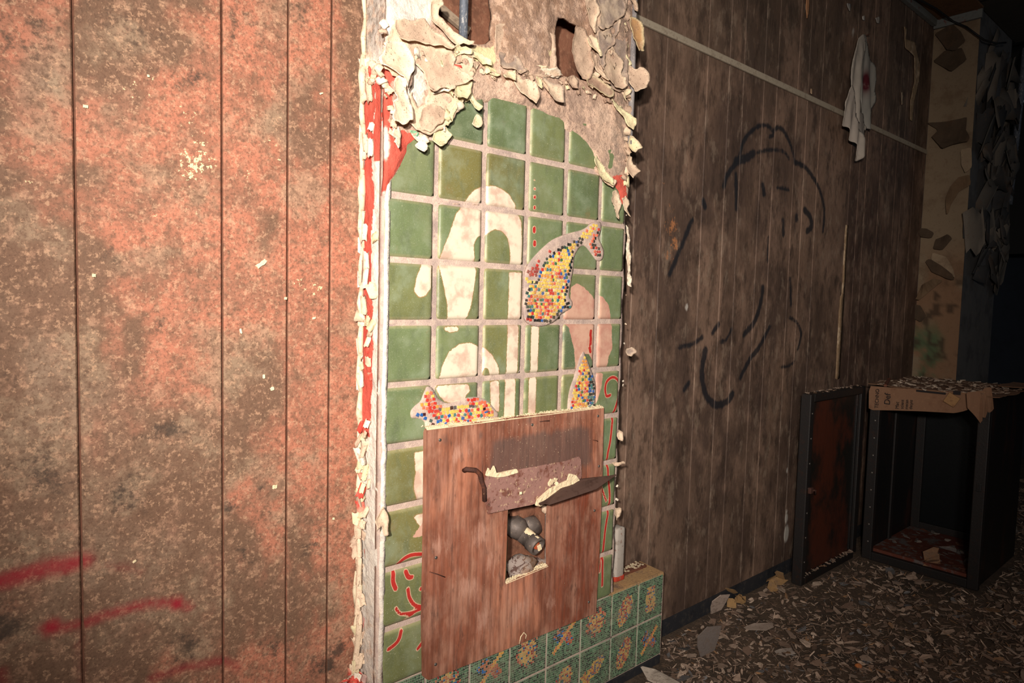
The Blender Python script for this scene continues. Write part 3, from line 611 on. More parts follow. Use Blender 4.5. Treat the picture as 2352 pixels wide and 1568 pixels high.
def cf2(x, z, d, kind, rs, lo, hi):
    if kind == 'tail': return pick(rs, [(SAL, 5), (RED, 5), (YEL, 2), (OR, 2)])
    if kind == 'dark': return pick(rs, [(C(70, 30, 34), 3), (C(60, 84, 80), 4), (BLU, 1), (RED, .5)])
    if kind == 'fin': return pick(rs, [(YEL, 3), (SAL, 5), (RED, 3)])
    if d < .007: return pick(rs, [(C(90, 84, 84), 4), (C(60, 30, 30), 2), (YEL, 2)])
    return pick(rs, [(YEL, 8), (RED, 2), (BLU, 1.6), (TEA, 1), (CRM, 2), (OR, 1), (SAL, 1)])
b2 = [(983, 888), (994, 890), (1003, 905), (1012, 918), (1030, 926), (1052, 922), (1075, 914), (1100, 912), (1120, 920), (1135, 935), (1147, 958), (1100, 972), (1040, 980), (985, 986), (978, 970), (966, 962), (948, 960), (946, 945), (956, 932), (968, 922), (975, 905)]
fish('small mosaic fish with a raised red and yellow tail', b2, [([(1012, 930), (1045, 932), (1075, 926), (1105, 930), (1130, 945), (1140, 958), (1095, 972), (1040, 980), (1002, 984), (998, 955)], 'b'), ([(982, 890), (990, 892), (1000, 915), (1016, 932), (1008, 955), (995, 962), (980, 945), (962, 938), (972, 920)], 'tail'),
     ([(952, 948), (970, 944), (990, 958), (1004, 968), (998, 984), (978, 965), (956, 958)], 'dark'), ([(1052, 926), (1075, 917), (1100, 915), (1122, 925), (1143, 950), (1130, 955), (1108, 938), (1080, 932)], 'fin')], .0108, 5, cf2)
b3 = [(1343, 806), (1350, 822), (1358, 842), (1365, 862), (1371, 885), (1370, 915), (1366, 940), (1330, 946), (1308, 944), (1308, 915), (1313, 890), (1322, 865), (1328, 845), (1334, 822)]
def cf3(x, z, d, kind, rs, lo, hi):
    if x > lo[0]+.68*(hi[0]-lo[0]) and z < hi[1]-.3*(hi[1]-lo[1]): return pick(rs, [(BLK, 3), (TEA, 4), (BLU, 2)])
    return pick(rs, [(YEL, 8), (OR, 3), (RED, 2), (BLU, 1), (SAL, 2), (GRN, 1.2)])
fish('slender mosaic fish rising on the right above the plywood', b3, [([(1344, 816), (1350, 832), (1357, 850), (1364, 872), (1368, 895), (1366, 938), (1312, 942), (1312, 915), (1317, 890), (1326, 866), (1334, 840)], 'b')], .0104, 8, cf3)
# --- mosaic dado of square mosaic tiles and the ledge
MX = [.0, .95, 1.90, 2.86, 3.83, 4.82, 5.80, 6.72, 7.64]
M_mgrout = mat('pale_mosaic_grout', C(150, 158, 136), [(20, .45, .65, C(120, 116, 100), .6)], rough=.9)
zt = float(P(1403, 1364, 0)[2]); zs = float(P(1395, 1470, 0)[2])
MZ = [zt, 1.20*S_, .22*S_]
b = MB(); b.box((XL, .003, 0), (MX[-1]*S_, YW+.01, zt-.012)); b.build('ledge_core', M_core, PIL, (.6, .05, 0))
b = MB(); b.box((XL, .001, .028), (MX[-1]*S_, .02, zt), ch=.002); b.build('grout_panel', M_grout, PIL, (.6, 0, 0))
b = MB(); b.box((XL, -.004, 0), (MX[-1]*S_-.002, .02, .034), ch=.002); b.build('black_skirting', M_base, PIL, (.6, 0, 0))
V, Fc, u, v = sheet([(.93, zt-.012), (MX[-1]*S_+.003, zt-.012), (MX[-1]*S_+.004, zt+.004), (.93, zt+.004)], .006, thick=YW-.0, Y0=0.0, dep=lambda u, v: .003*fbm(u*50, v*50, 2))
V[:, 2] += np.where(V[:, 1] > .05, .006, 0)
o = mesh('ledge_top', V, Fc, M_ledge, PIL, (1.08, .05, zt))
b = MB(); b.box((.945, .062, zt+.004), (MX[-1]*S_-.02, YW-.003, zt+.017), ch=.003); b.build('ledge_batten', M_wood, PIL, (1.08, .09, zt))
V, Fc, u, v = sheet([(.002, .02), (YW, .02), (YW, zt-.01), (.002, zt-.01)], .01, thick=.004, axis='X', Y0=MX[-1]*S_+.002, dep=lambda u, v: -.002*fbm(u*50, v*50, 2))
mesh('ledge_end', V, Fc, M_grout, PIL, (MX[-1]*S_, .05, .2))
def mosaic_col(x, z, cx, cz, w2, h2, kind, rs):
    a, b_ = (x-cx)/w2, (z-cz)/h2
    g = pick(rs, [(C(76, 102, 78), 5), (C(88, 116, 88), 4), (C(58, 74, 60), 4), (C(48, 52, 46), 1.5), (C(104, 130, 102), 1)])
    warm = [(C(190, 148, 88), 7), (C(178, 108, 72), 2.5), (C(146, 58, 52), 2), (C(54, 86, 126), 1.2), (C(52, 84, 80), 1)]
    if kind == 0:     # round flower
        rr = math.hypot(a*1.0+.05, b_*1.0-.05)
        if rr < .52: return pick(rs, warm)
        if rr < .68 and rs.rand() < .6: return pick(rs, [(C(150, 40, 44), 2), (BLK, 2), (C(196, 110, 80), 1)])
    elif kind == 1:   # winged insect: slanting body with a wing each side
        t = a*.75+b_*.66; n = a*.66-b_*.75
        if abs(n) < .10 and abs(t) < .85: return pick(rs, [(C(206, 150, 74), 5), (C(196, 110, 70), 2)])
        if -.1 < t < .45 and n > 0 and n < .6 and abs(t-.1) < .30-.2*n: return pick(rs, [(C(178, 100, 72), 3), (C(150, 50, 50), 2), (BLU, 1)])
        if -.5 < t < .2 and n < 0 and n > -.6 and abs(t+.1) < .3: return pick(rs, [(BLU, 1.5), (C(60, 50, 60), 2), (C(178, 100, 72), 2), (BLK, 1)])
    elif kind == 2:   # leaf shape leaning right
        rr = math.hypot((a*.8-b_*.5)*1.7, (a*.5+b_*.8)*1.0)
        if rr < .75: return pick(rs, warm+[(C(160, 44, 44), 2)])
    elif kind == 3:   # small fish
        t = a*.8+b_*.45; n = b_*.8-a*.45
        if abs(t) < .62 and abs(n) < .30*(1.1-abs(t)): return pick(rs, [(C(196, 150, 74), 6), (C(170, 100, 70), 2), (C(90, 84, 110), 2)])
        if t < -.5 and t > -.85 and abs(n) < .3: return pick(rs, [(C(176, 90, 60), 3), (C(196, 150, 74), 2)])
    else:
        if abs(a) < .38 and abs(b_) < .6: return pick(rs, warm)
    return g
kinds = {(0, 0): 0, (0, 1): 0, (0, 2): 1, (0, 3): 0, (0, 4): 1, (0, 5): 0, (0, 6): 2, (0, 7): 4, (1, 0): 3, (1, 1): 0, (1, 2): 1, (1, 3): 0, (1, 4): 2, (1, 5): 3, (1, 6): 2, (1, 7): 1}
for r in range(2):
    for c in range(8):
        x0, x1 = MX[c]*S_+(.004 if c else .006), MX[c+1]*S_-.004; z1, z0 = MZ[r]-.004, MZ[r+1]+.004
        cx, cz, w2, h2 = (x0+x1)/2, (z0+z1)/2, (x1-x0)/2, (z1-z0)/2
        rs = np.random.RandomState(100+r*8+c)
        b = MB(); b.box((x0, -.003, z0), (x1, .004, z1), ch=.001)
        o = b.build('mosaic_tile', M_mgrout, PIL, (cx, 0, cz))
        n = 21; pu = (x1-x0)/n; nv_ = int((z1-z0)/pu); pv = (z1-z0)/nv_
        # jittered lattice of small leaf-shaped pieces
        gx = x0+pu*(np.arange(n+1)); GX = np.tile(gx[:, None], (1, nv_+1)); GZ = np.tile((z0+pv*np.arange(nv_+1))[None], (n+1, 1))
        GX[1:-1, 1:-1] += rs.uniform(-.26, .26, (n-1, nv_-1))*pu; GZ[1:-1, 1:-1] += rs.uniform(-.26, .26, (n-1, nv_-1))*pv
        mb = MB()
        for i in range(n):
            for j in range(nv_):
                q = np.array([(GX[i, j], GZ[i, j]), (GX[i+1, j], GZ[i+1, j]), (GX[i+1, j+1], GZ[i+1, j+1]), (GX[i, j+1], GZ[i, j+1])]); m = q.mean(0)
                col = mosaic_col(m[0], m[1], cx, cz, w2, h2, kinds[(r, c)], rs)
                qa = m+(q-m)*.80; qb = m+(q-m)*.60
                mb.add([(a[0], -.0028, a[1]) for a in qa]+[(a[0], -.0046, a[1]) for a in qb], [(4, 5, 6, 7), (0, 1, 5, 4), (1, 2, 6, 5), (2, 3, 7, 6), (3, 0, 4, 7)], col)
        t = mb.build('tesserae', M_tess, o, (cx, 0, cz), False, True); tag(t, kind='stuff')
# --- plaster face with the arch cut out and two holes broken through
YPL = -.001
arch_l = [(884, 462), (893, 441), (915, 402), (932, 368), (947, 341), (962, 330), (985, 322), (1003, 300), (1020, 272), (1040, 250), (1065, 237), (1095, 232), (1120, 233), (1150, 232), (1178, 238), (1205, 244), (1230, 254), (1255, 262), (1283, 274), (1296, 284), (1300, 295), (1318, 305), (1335, 320), (1352, 338), (1362, 350), (1368, 364), (1366, 380), (1374, 395), (1390, 412), (1400, 424), (1412, 430), (1420, 440), (1425, 470), (1438, 480)]
arch = uv(arch_l, YPL-.008)
def rag(poly, amp, h=.02, seed=0):
    out = []; rs = np.random.RandomState(seed)
    for i in range(len(poly)):
        a = np.array(poly[i]); b_ = np.array(poly[(i+1) % len(poly)]); n = max(1, int(np.hypot(*(b_-a))/h))
        for k in range(n): out.append(tuple(a+(b_-a)*k/n+rs.uniform(-amp, amp, 2)))
    return out
outline = [(XL-.001, arch[0][1]-.02)]+rag(arch, .0012, .012, 4)[:-1]+[(XR+.001, arch[-1][1]), (XR+.002, ZT), (XL-.001, ZT)]
H1 = uv([(1003, -220), (1003, 30), (1018, 42), (1034, 64), (1050, 84), (1068, 95), (1085, 100), (1100, 101), (1120, 100), (1133, 88), (1130, 70), (1134, 40), (1130, 0), (1134, -220)], YPL-.01)
H2 = uv([(1284, 38), (1300, 40), (1318, 52), (1335, 60), (1346, 78), (1350, 100), (1354, 125), (1362, 150), (1364, 168), (1352, 184), (1336, 182), (1318, 172), (1306, 176), (1290, 174), (1284, 160), (1276, 145), (1274, 110), (1276, 70)], YPL-.01)
H1 = rag(H1, .0015, .012, 5); H2 = rag(H2, .0015, .012, 6)
red_reg = [[(880, 255), (872, 160), (900, 152), (922, 160), (900, 195), (905, 240), (893, 275), (905, 300), (935, 300), (950, 335), (925, 375), (900, 415), (890, 450), (880, 520)], [(930, 310), (950, 300), (958, 330), (940, 345)], [(1410, 405), (1437, 400), (1440, 475), (1424, 470), (1410, 445)]]
red_reg = [uv(p, YPL-.008) for p in red_reg]
white_reg = [[(880, -40), (1005, -40), (1000, 30), (985, 60), (960, 48), (930, 50), (905, 60), (895, 100), (880, 110)], [(940, 150), (958, 140), (972, 165), (980, 205), (968, 235), (945, 260), (930, 230)], [(872, 295), (890, 290), (898, 330), (888, 372), (872, 350)], [(882, 440), (896, 435), (888, 480), (880, 500)]]
white_reg = [uv(p, YPL-.008) for p in white_reg]
yel_reg = [[(1080, 130), (1100, 128), (1128, 150), (1140, 168), (1125, 175), (1108, 150)], [(1080, 110), (1132, 108), (1135, 145), (1120, 155), (1090, 140)], [(1254, 120), (1275, 122), (1272, 132), (1258, 130)]]
yel_reg = [uv(p, YPL-.008) for p in yel_reg]
def pl_dep(u, v):
    ar = sdf(u, v, [(arch[0][0], .5)]+arch+[(arch[-1][0], .5)])
    d = .008+(fbm(u*7, v*7, 51, 4)-.5)*.014+(fbm(u*28, v*28, 52, 3)-.5)*.006
    d = d*sst(-ar, -.001, .02)+.004+(fbm(u*14+4, v*14, 53, 3)-.5)*.010
    d += .012*sst(u, .32, .40)*sst(u, .58, .53)*sst(v, 2.02, 2.08)
    return d
V, Fc, u, v = sheet(outline, .0056, holes=[H1, H2], thick=.014, Y0=YPL+.004, dep=pl_dep)
a = np.full(len(u), -.05); bb = a.copy(); c3 = a.copy()
for p in red_reg: a = np.maximum(a, sdf(u, v, p))
for p in white_reg: bb = np.maximum(bb, sdf(u, v, p))
for p in yel_reg: c3 = np.maximum(c3, sdf(u, v, p))
n = fbm(u*10, v*8, 81, 5); t = sst(n, .38, .62)[:, None]
cc = np.array(C(222, 188, 164))*t+np.array(C(178, 148, 130))*(1-t)
t = (sst(v, 2.02, 2.12)*sst(n+.1*(u-.4), .36, .52)*.8)[:, None]; cc = cc*(1-t)+np.array(C(140, 104, 80))*t
t = (sst(u, .84, .88)*.7)[:, None]; cc = cc*(1-t)+np.array(C(134, 116, 104))*t
mesh('plaster_face', V, Fc, M_plaster, PIL, (.47, 0, 2.0), True, cc, np.stack([a, bb, c3, np.ones(len(u))], 1))
# --- narrow side face towards the flash: red paint, bare plaster, cream moulding at the wall
ol = [(-.004, .02), (YW, .02), (YW, ZT), (-.004, ZT)]
V, Fc, u, v = sheet(ol, .006, thick=.012, axis='X', Y0=XL+.006, dep=lambda u, v: .004+(fbm(u*40, v*25, 91)-.5)*.006+.002*sst(fbm(u*30, v*10, 92), .5, .55)-.004*sst(u, .008, .0))
n = fbm(u*22, v*9, 93, 5); edge = .055+.022*(n-.5)*2
redz = sst(edge, u, u) if False else None
ra = np.minimum(u-edge, .105-u); ra = np.where((v > 1.02) & (v < 1.98), ra, ra-.02-.03*(1-sst(fbm(u*8, v*14, 94), .55, .6)))
top = sst(v, 1.98, 2.02); ra = ra-top*.06
ra = np.maximum(ra, np.where((v > 1.74) & (v < 1.97), .02-np.abs(u-.03)+.03*(n-.4), -1))
ra = np.maximum(ra, np.where((v > .98) & (v < 1.09), .012-np.abs(u-.010), -1))
wa = np.where(ra > 0, -.01, .01)
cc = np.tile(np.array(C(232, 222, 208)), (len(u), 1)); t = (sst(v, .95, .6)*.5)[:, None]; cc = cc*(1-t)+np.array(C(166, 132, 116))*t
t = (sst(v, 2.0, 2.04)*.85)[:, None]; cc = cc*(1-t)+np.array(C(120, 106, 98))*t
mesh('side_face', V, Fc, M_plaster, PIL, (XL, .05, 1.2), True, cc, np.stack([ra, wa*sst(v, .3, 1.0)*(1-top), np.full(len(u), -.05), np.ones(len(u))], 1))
# cream moulding in segments of curling paint
mb = MB()
for k in range(26):
    z0 = .15+k*.098; wd = .006+.006*random.random()
    mb.tube([(XL+.002-.010*random.random(), YW-.010, z0), (XL-.006-.004*random.random(), YW-.012, z0+.05), (XL+.0-.008*random.random(), YW-.010, z0+.105)], wd, 8, rr=[wd*.7, wd, wd*.6])
o = mb.build('cream_moulding', None, PIL, (XL, YW, 1.2), True); M_cream = mat('cream_gloss', C(224, 204, 174), [(40, .5, .65, C(176, 142, 118), .6), (120, .58, .66, C(120, 92, 74), .6)], rough=.6, bump=.2); o.data.materials.append(M_cream)
# right hand corner bead and torn edges
b = MB(); b.tube([(XR-.004, -.010, 1.93), (XR-.002, -.011, 2.1), (XR-.004, -.010, 2.3), (XR-.004, -.010, ZT)], .010, 10); b.build('corner_bead', M_bead, PIL, (XR, 0, 2.2), True)
# ------------------------------------------------------------------ peeling paint on the pillar
CRE, YLW, TAN, BRN, GRY, REDP, WHT = C(222, 194, 166), C(224, 208, 166), C(198, 168, 144), C(164, 132, 112), C(154, 134, 122), C(206, 70, 58), C(236, 220, 200)
def jag(poly, seed):
    out = []; rs = np.random.RandomState(seed+300)
    for i in range(len(poly)):
        a = np.array(poly[i]); b_ = np.array(poly[(i+1) % len(poly)]); L_ = np.hypot(*(b_-a)); n = max(1, int(L_/.011)); nn = np.array([-(b_-a)[1], (b_-a)[0]])/(L_+1e-9)
        for k in range(n): out.append(tuple(a+(b_-a)*k/n+nn*rs.uniform(-.0042, .0042)*(k > 0)))
    return out
def flake(pts, col, lift=.012, d=(0, -1), bow=.004, Y=-.012, h=.0038, edge=None, parent=None, name='paint_flake', YB=None, thick=.0014, sd=0):
    """sheet of paint standing off the face: attached at the start of direction d, lifting and bowing towards its end"""
    ol = jag(uv(pts, Y), sd)
    a = np.array(ol); dd = np.array(d, float); dd /= np.linalg.norm(dd); t = a@dd; t0, t1 = t.min(), t.max()
    nn = np.array([-dd[1], dd[0]]); s = a@nn; s0, s1 = s.min(), s.max()
    def dep(u, v):
        tt = (u*dd[0]+v*dd[1]-t0)/(t1-t0); ss = ((u*nn[0]+v*nn[1]-s0)/(s1-s0)-.5)*2
        e = sdf(u, v, ol); return lift*np.clip(tt, 0, 1.1)**1.6+bow*(ss*ss)+(fbm(u*15, v*15, sd+7)-.5)*.016+.007*np.exp(-np.maximum(e, 0)/.006)*sst(fbm(u*16, v*16, sd+9), .35, .6)
    r = sheet(ol, h, thick=thick, Y0=Y, dep=dep)
    if r is None: return
    V, Fc, u, v = r
    dist = sdf(u, v, ol); n = fbm(u*25, v*25, sd)
    c1 = np.array(col); c2 = np.array(edge or CRE); k = (1-sst(dist, .001, .009))[:, None]*.7
    cc = (c1*(1-k)+c2*k)*(.82+.36*n)[:, None]
    return mesh(name, V, Fc, M_flake, parent or PIL, (a[:, 0].mean(), Y, a[:, 1].mean()), True, cc)
FL = [
 # left part, above and beside the arch
 ([(903, 48), (925, 44), (950, 50), (975, 42), (985, 60), (1000, 78), (1018, 92), (1038, 112), (1028, 118), (1000, 108), (970, 106), (945, 98), (928, 100), (912, 92), (900, 66)], TAN, .012, (.2, -1), .002, CRE),
 ([(990, 0), (1012, 0), (1016, 12), (1006, 20), (1002, 40), (1018, 55), (1035, 75), (1055, 92), (1076, 100), (1072, 107), (1045, 108), (1022, 92), (1000, 66), (985, 48), (984, 22)], CRE, .014, (.6, -1), .006, CRE),
 ([(933, 96), (955, 98), (985, 106), (1012, 112), (1034, 118), (1044, 135), (1040, 150), (1062, 170), (1078, 185), (1060, 195), (1040, 200), (1035, 207), (1010, 205), (985, 215), (975, 205), (968, 170), (950, 145), (935, 125)], TAN, .012, (.5, -1), .003, CRE),
 ([(1040, 148), (1055, 150), (1072, 170), (1084, 188), (1075, 192), (1058, 178), (1042, 160)], REDP, .003, (1, -1), .001, REDP),
 ([(1036, 196), (1058, 178), (1082, 190), (1075, 205), (1065, 225), (1058, 232), (1034, 228), (1032, 215)], YLW, .018, (0, -1), .003, YLW),
 ([(1062, 222), (1052, 245), (1040, 262), (1022, 292), (1013, 288), (1030, 260), (1042, 238), (1052, 222)], YLW, .010, (-.3, -1), .002, YLW),
 ([(1072, 206), (1082, 214), (1090, 235), (1102, 246), (1098, 252), (1090, 258), (1082, 250), (1075, 235)], YLW, .012, (.2, -1), .002, YLW),
 ([(1092, 262), (1104, 272), (1102, 284), (1090, 296), (1078, 286), (1084, 272)], YLW, .010, (.2, -1), .001, CRE),
 ([(882, 98), (900, 96), (925, 100), (935, 118), (944, 140), (942, 165), (930, 190), (922, 206), (918, 180), (900, 168), (884, 158), (870, 150), (868, 130), (880, 112)], CRE, .016, (.4, -1), .006, WHT),
 ([(948, 140), (940, 165), (930, 195), (922, 212), (930, 205), (942, 185), (952, 160)], BRN, .018, (0, -1), .003, GRY),
 ([(905, 180), (922, 172), (930, 190), (925, 205), (930, 228), (935, 262), (936, 280), (912, 292), (890, 282), (886, 272), (893, 255), (892, 236), (905, 228), (898, 205)], CRE, .022, (.2, -1), .005, WHT),
 ([(905, 292), (917, 290), (920, 310), (914, 330), (903, 345), (900, 330), (906, 318), (896, 312)], CRE, .014, (0, -1), .003, WHT),
 ([(925, 230), (935, 228), (938, 246), (930, 252), (926, 242)], CRE, .010, (0, -1), .002, WHT),
 ([(985, 322), (1006, 295), (1025, 290), (1036, 310), (1020, 330), (1000, 340), (992, 330)], YLW, .014, (.5, -1), .003, YLW),
 ([(948, 335), (965, 322), (976, 334), (963, 352), (952, 342)], WHT, .014, (.4, -1), .002, WHT),
 ([(938, 308), (955, 304), (980, 318), (984, 326), (965, 328), (945, 318)], WHT, .008, (.3, -1), .002, CRE),
 ([(965, 250), (990, 238), (1018, 250), (1030, 258), (1012, 285), (985, 305), (965, 300), (955, 280)], TAN, .006, (0, -1), .003, CRE),
 ([(938, 300), (950, 300), (960, 306), (955, 314), (942, 312)], C(110, 180, 140), .004, (0, -1), .001, C(120, 190, 150)),
 ([(990, 210), (1010, 204), (1030, 207), (1025, 214), (1005, 214), (992, 218)], CRE, .010, (0, 1), .002, WHT),
 # middle band
 ([(1036, 108), (1060, 110), (1075, 118), (1076, 128), (1060, 125), (1044, 130), (1040, 148), (1036, 135)], YLW, .008, (0, 1), .002, YLW),
 ([(1084, 110), (1095, 120), (1120, 138), (1122, 154), (1105, 150), (1084, 132)], YLW, .008, (.3, -1), .002, YLW),
 ([(1121, 156), (1132, 162), (1144, 174), (1136, 178), (1120, 172)], YLW, .010, (.3, -1), .002, YLW),
 ([(1148, 174), (1162, 164), (1180, 162), (1178, 175), (1174, 190), (1162, 182), (1150, 182)], YLW, .014, (0, -1), .003, CRE),
 ([(1174, 165), (1185, 172), (1196, 186), (1212, 186), (1222, 192), (1226, 215), (1222, 232), (1216, 243), (1204, 230), (1196, 218), (1184, 205), (1176, 190)], CRE, .020, (.5, -1), .006, CRE),
 ([(1232, 160), (1250, 158), (1275, 162), (1292, 175), (1275, 178), (1250, 174), (1235, 170)], CRE, .014, (0, 1), .003, WHT),
 ([(1240, 178), (1258, 190), (1266, 195), (1280, 200), (1284, 220), (1283, 240), (1268, 236), (1256, 222), (1250, 205)], CRE, .022, (.4, -1), .006, GRY),
 ([(1228, 175), (1240, 182), (1243, 200), (1238, 206), (1230, 192)], YLW, .008, (0, -1), .002, YLW),
 ([(1196, 160), (1215, 155), (1235, 152), (1260, 158), (1235, 162), (1212, 168)], YLW, .008, (0, 1), .002, CRE),
 ([(1140, 120), (1170, 125), (1190, 138), (1205, 165), (1190, 172), (1180, 162), (1160, 160), (1142, 150)], GRY, .006, (.4, -1), .002, TAN),
 ([(1240, 180), (1250, 182), (1256, 200), (1250, 215), (1243, 200)], TAN, .012, (0, -1), .002, CRE),
 # between and right of the right-hand hole
 ([(1346, 88), (1354, 84), (1366, 92), (1368, 110), (1370, 132), (1366, 135), (1358, 118), (1350, 108)], CRE, .012, (0, -1), .004, YLW),
 ([(1318, 60), (1335, 66), (1350, 90), (1356, 120), (1360, 150), (1350, 182), (1336, 182), (1322, 165), (1315, 140), (1308, 120), (1312, 85)], TAN, .004, (0, 1), .004, BRN),
 ([(1372, -5), (1400, -5), (1432, -5), (1434, 20), (1425, 40), (1405, 55), (1392, 68), (1375, 70), (1368, 60), (1375, 35)], GRY, .008, (.4, -1), .003, TAN),
 ([(1370, 72), (1392, 68), (1408, 55), (1425, 40), (1420, 70), (1408, 90), (1405, 105), (1390, 118), (1382, 140), (1376, 165), (1370, 150), (1368, 110)], GRY, .010, (.4, -1), .003, TAN),
 ([(1385, 118), (1405, 106), (1412, 120), (1420, 130), (1428, 140), (1420, 170), (1432, 180), (1430, 200), (1420, 207), (1400, 198), (1385, 185), (1378, 165)], TAN, .012, (.4, -1), .004, CRE),
 ([(1340, 185), (1356, 162), (1362, 175), (1375, 185), (1390, 200), (1402, 210), (1398, 224), (1380, 222), (1360, 205), (1345, 198)], BRN, .014, (.4, -1), .004, YLW),
 ([(1380, 178), (1392, 182), (1396, 192), (1386, 196), (1378, 192)], CRE, .014, (0, -1), .002, CRE),
 ([(1300, 178), (1318, 174), (1324, 188), (1318, 206), (1305, 204), (1296, 192)], TAN, .010, (0, -1), .005, BRN),
 ([(1350, 120), (1366, 125), (1372, 150), (1382, 175), (1388, 190), (1380, 185), (1366, 165), (1356, 140)], TAN, .012, (0, -1), .003, CRE),
 ([(1340, 0), (1365, -5), (1372, 20), (1366, 50), (1360, 80), (1352, 60), (1345, 30)], TAN, .008, (0, -1), .003, CRE),
 # right edge of the arch
 ([(1399, 226), (1408, 232), (1420, 245), (1436, 262), (1448, 276), (1446, 290), (1440, 302), (1432, 292), (1420, 265), (1408, 245)], YLW, .018, (.5, -1), .004, YLW),
 ([(1442, 312), (1452, 320), (1462, 342), (1450, 352), (1444, 348), (1440, 330)], YLW, .016, (1, -.3), .004, CRE),
 ([(1440, 356), (1448, 362), (1446, 378), (1458, 395), (1448, 402), (1438, 412), (1432, 380)], TAN, .016, (.7, -1), .003, CRE),
 ([(1360, 368), (1368, 356), (1380, 380), (1392, 400), (1402, 412), (1398, 428), (1382, 418), (1368, 406), (1366, 392)], YLW, .016, (-.4, -1), .002, YLW),
 ([(1376, 395), (1395, 405), (1410, 415), (1402, 432), (1390, 424), (1378, 412)], TAN, .010, (0, -1), .003, CRE),
 ([(1404, 440), (1412, 436), (1420, 448), (1424, 470), (1412, 505), (1404, 498), (1408, 475), (1398, 465)], CRE, .010, (-.3, -1), .002, CRE),
 ([(1424, 455), (1436, 448), (1442, 470), (1436, 480), (1442, 500), (1432, 490)], CRE, .012, (.4, -1), .002, CRE),
 ([(1445, -8), (1453, 0), (1454, 20), (1452, 32), (1446, 28)], BRN, .012, (0, -1), .004, CRE),
 ([(1444, 35), (1456, 42), (1464, 60), (1466, 90), (1466, 122), (1446, 125), (1443, 90)], C(184, 140, 96), .020, (.3, -1), .010, YLW),
 ([(1442, 150), (1452, 160), (1466, 158), (1474, 180), (1468, 205), (1455, 210), (1444, 215), (1440, 185)], TAN, .024, (.6, -.6), .005, CRE),
 ([(1425, 222), (1436, 205), (1446, 208), (1442, 215), (1432, 222), (1428, 235)], CRE, .012, (0, -1), .004, YLW),
 ([(1436, 800), (1446, 796), (1452, 808), (1444, 818), (1434, 808)], GRY, .014, (1, -1), .002, CRE),
 ([(1404, 1062), (1424, 1056), (1428, 1062), (1410, 1070)], CRE, .014, (1, 0), .002, TAN),
 ([(1410, 1164), (1424, 1166), (1418, 1182), (1412, 1194), (1408, 1180)], CRE, .010, (0, -1), .002, TAN),
 ([(1418, 985), (1427, 992), (1424, 1012), (1416, 1008)], CRE, .008, (0, -1), .002, TAN),
 ([(1437, 515), (1442, 530), (1440, 560), (1444, 590), (1442, 620), (1445, 660), (1440, 655), (1436, 600)], CRE, .006, (1, 0), .001, WHT),
 ([(861, 1186), (876, 1160), (885, 1178), (888, 1196), (884, 1224), (874, 1226), (872, 1205), (858, 1216)], CRE, .016, (0, -1), .003, TAN),
]
LAY = [([(884, 96), (905, 55), (950, 58), (985, 62), (1018, 96), (1048, 110), (1080, 112), (1088, 150), (1086, 190), (1080, 205), (1060, 240), (1040, 270), (1012, 298), (985, 312), (950, 300), (935, 270), (936, 235), (945, 210), (958, 250), (975, 240), (984, 205), (972, 165), (950, 135), (930, 170), (918, 190), (905, 178), (880, 160), (868, 130)], CRE, .004, (.4, -1), .003, TAN),
 ([(1134, 60), (1180, 50), (1230, 60), (1272, 80), (1272, 145), (1284, 176), (1250, 180), (1200, 172), (1160, 150), (1134, 130)], TAN, .004, (0, -1), .002, TAN),
 ([(1366, -20), (1438, -20), (1440, 60), (1438, 190), (1432, 212), (1396, 206), (1378, 178), (1370, 140), (1364, 60)], GRY, .004, (.4, -1), .003, TAN)]
for k, f in enumerate(LAY):
    flake(f[0], f[1], f[2], f[3], f[4], Y=-.0125, edge=f[5], sd=k+60, name='paint_layer', h=.006)
for k, f in enumerate(FL):
    pts, colr, lift, d, bow, ed = f
    flake(pts, colr, lift*1.25, d, bow, Y=-.014 if k % 2 else -.017, edge=ed, sd=k)
def curl(c, w, h, az, roll, bend, col, parent=PIL, name='paint_flake', m=None, tilt=0.0):
    """small bent chip: w by h metres, rolled through 'bend' radians, facing az (radians from -Y towards -X)"""
    nu, nv = 5, 3; V = []; rs = RS
    jag = rs.uniform(-.12, .12, (nu+1, nv+1, 2))
    for i in range(nu+1):
        for j in range(nv+1):
            s = (i/nu-.5)+jag[i, j, 0]*.35*(i in (0, nu)); t = (j/nv-.5)+jag[i, j, 1]*(j in (0, nv))
            a = s*bend; R_ = w/max(abs(bend), .05)
            V.append(Vector((R_*math.sin(a), -R_*(math.cos(a)-1)*(1 if bend > 0 else 1), t*h*(1-.25*abs(s)))))
    R = Matrix.Rotation(-az, 3, 'Z') @ Matrix.Rotation(tilt, 3, 'X') @ Matrix.Rotation(roll, 3, 'Y')
    top = [np.array(R @ p)+np.array(c) for p in V]; nrm = np.array(R @ Vector((0, .0012, 0))); V2 = top+[p+nrm for p in top]; n = len(top); Fc = []
    for i in range(nu):
        for j in range(nv):
            q = (i*(nv+1)+j, (i+1)*(nv+1)+j, (i+1)*(nv+1)+j+1, i*(nv+1)+j+1); Fc.append(q); Fc.append(tuple(x+n for x in q[::-1]))
    for i in range(nu):
        for j in (0, nv):
            a, b_ = i*(nv+1)+j, (i+1)*(nv+1)+j; Fc.append((a, b_, b_+n, a+n))
    for j in range(nv):
        for i in (0, nu):
            a, b_ = i*(nv+1)+j, i*(nv+1)+j+1; Fc.append((a, b_, b_+n, a+n))
    cc = np.tile(np.array(col)*rs.uniform(.85, 1.1), (len(V2), 1))
    return mesh(name, V2, Fc, m or M_flake, parent, tuple(c), True, cc)
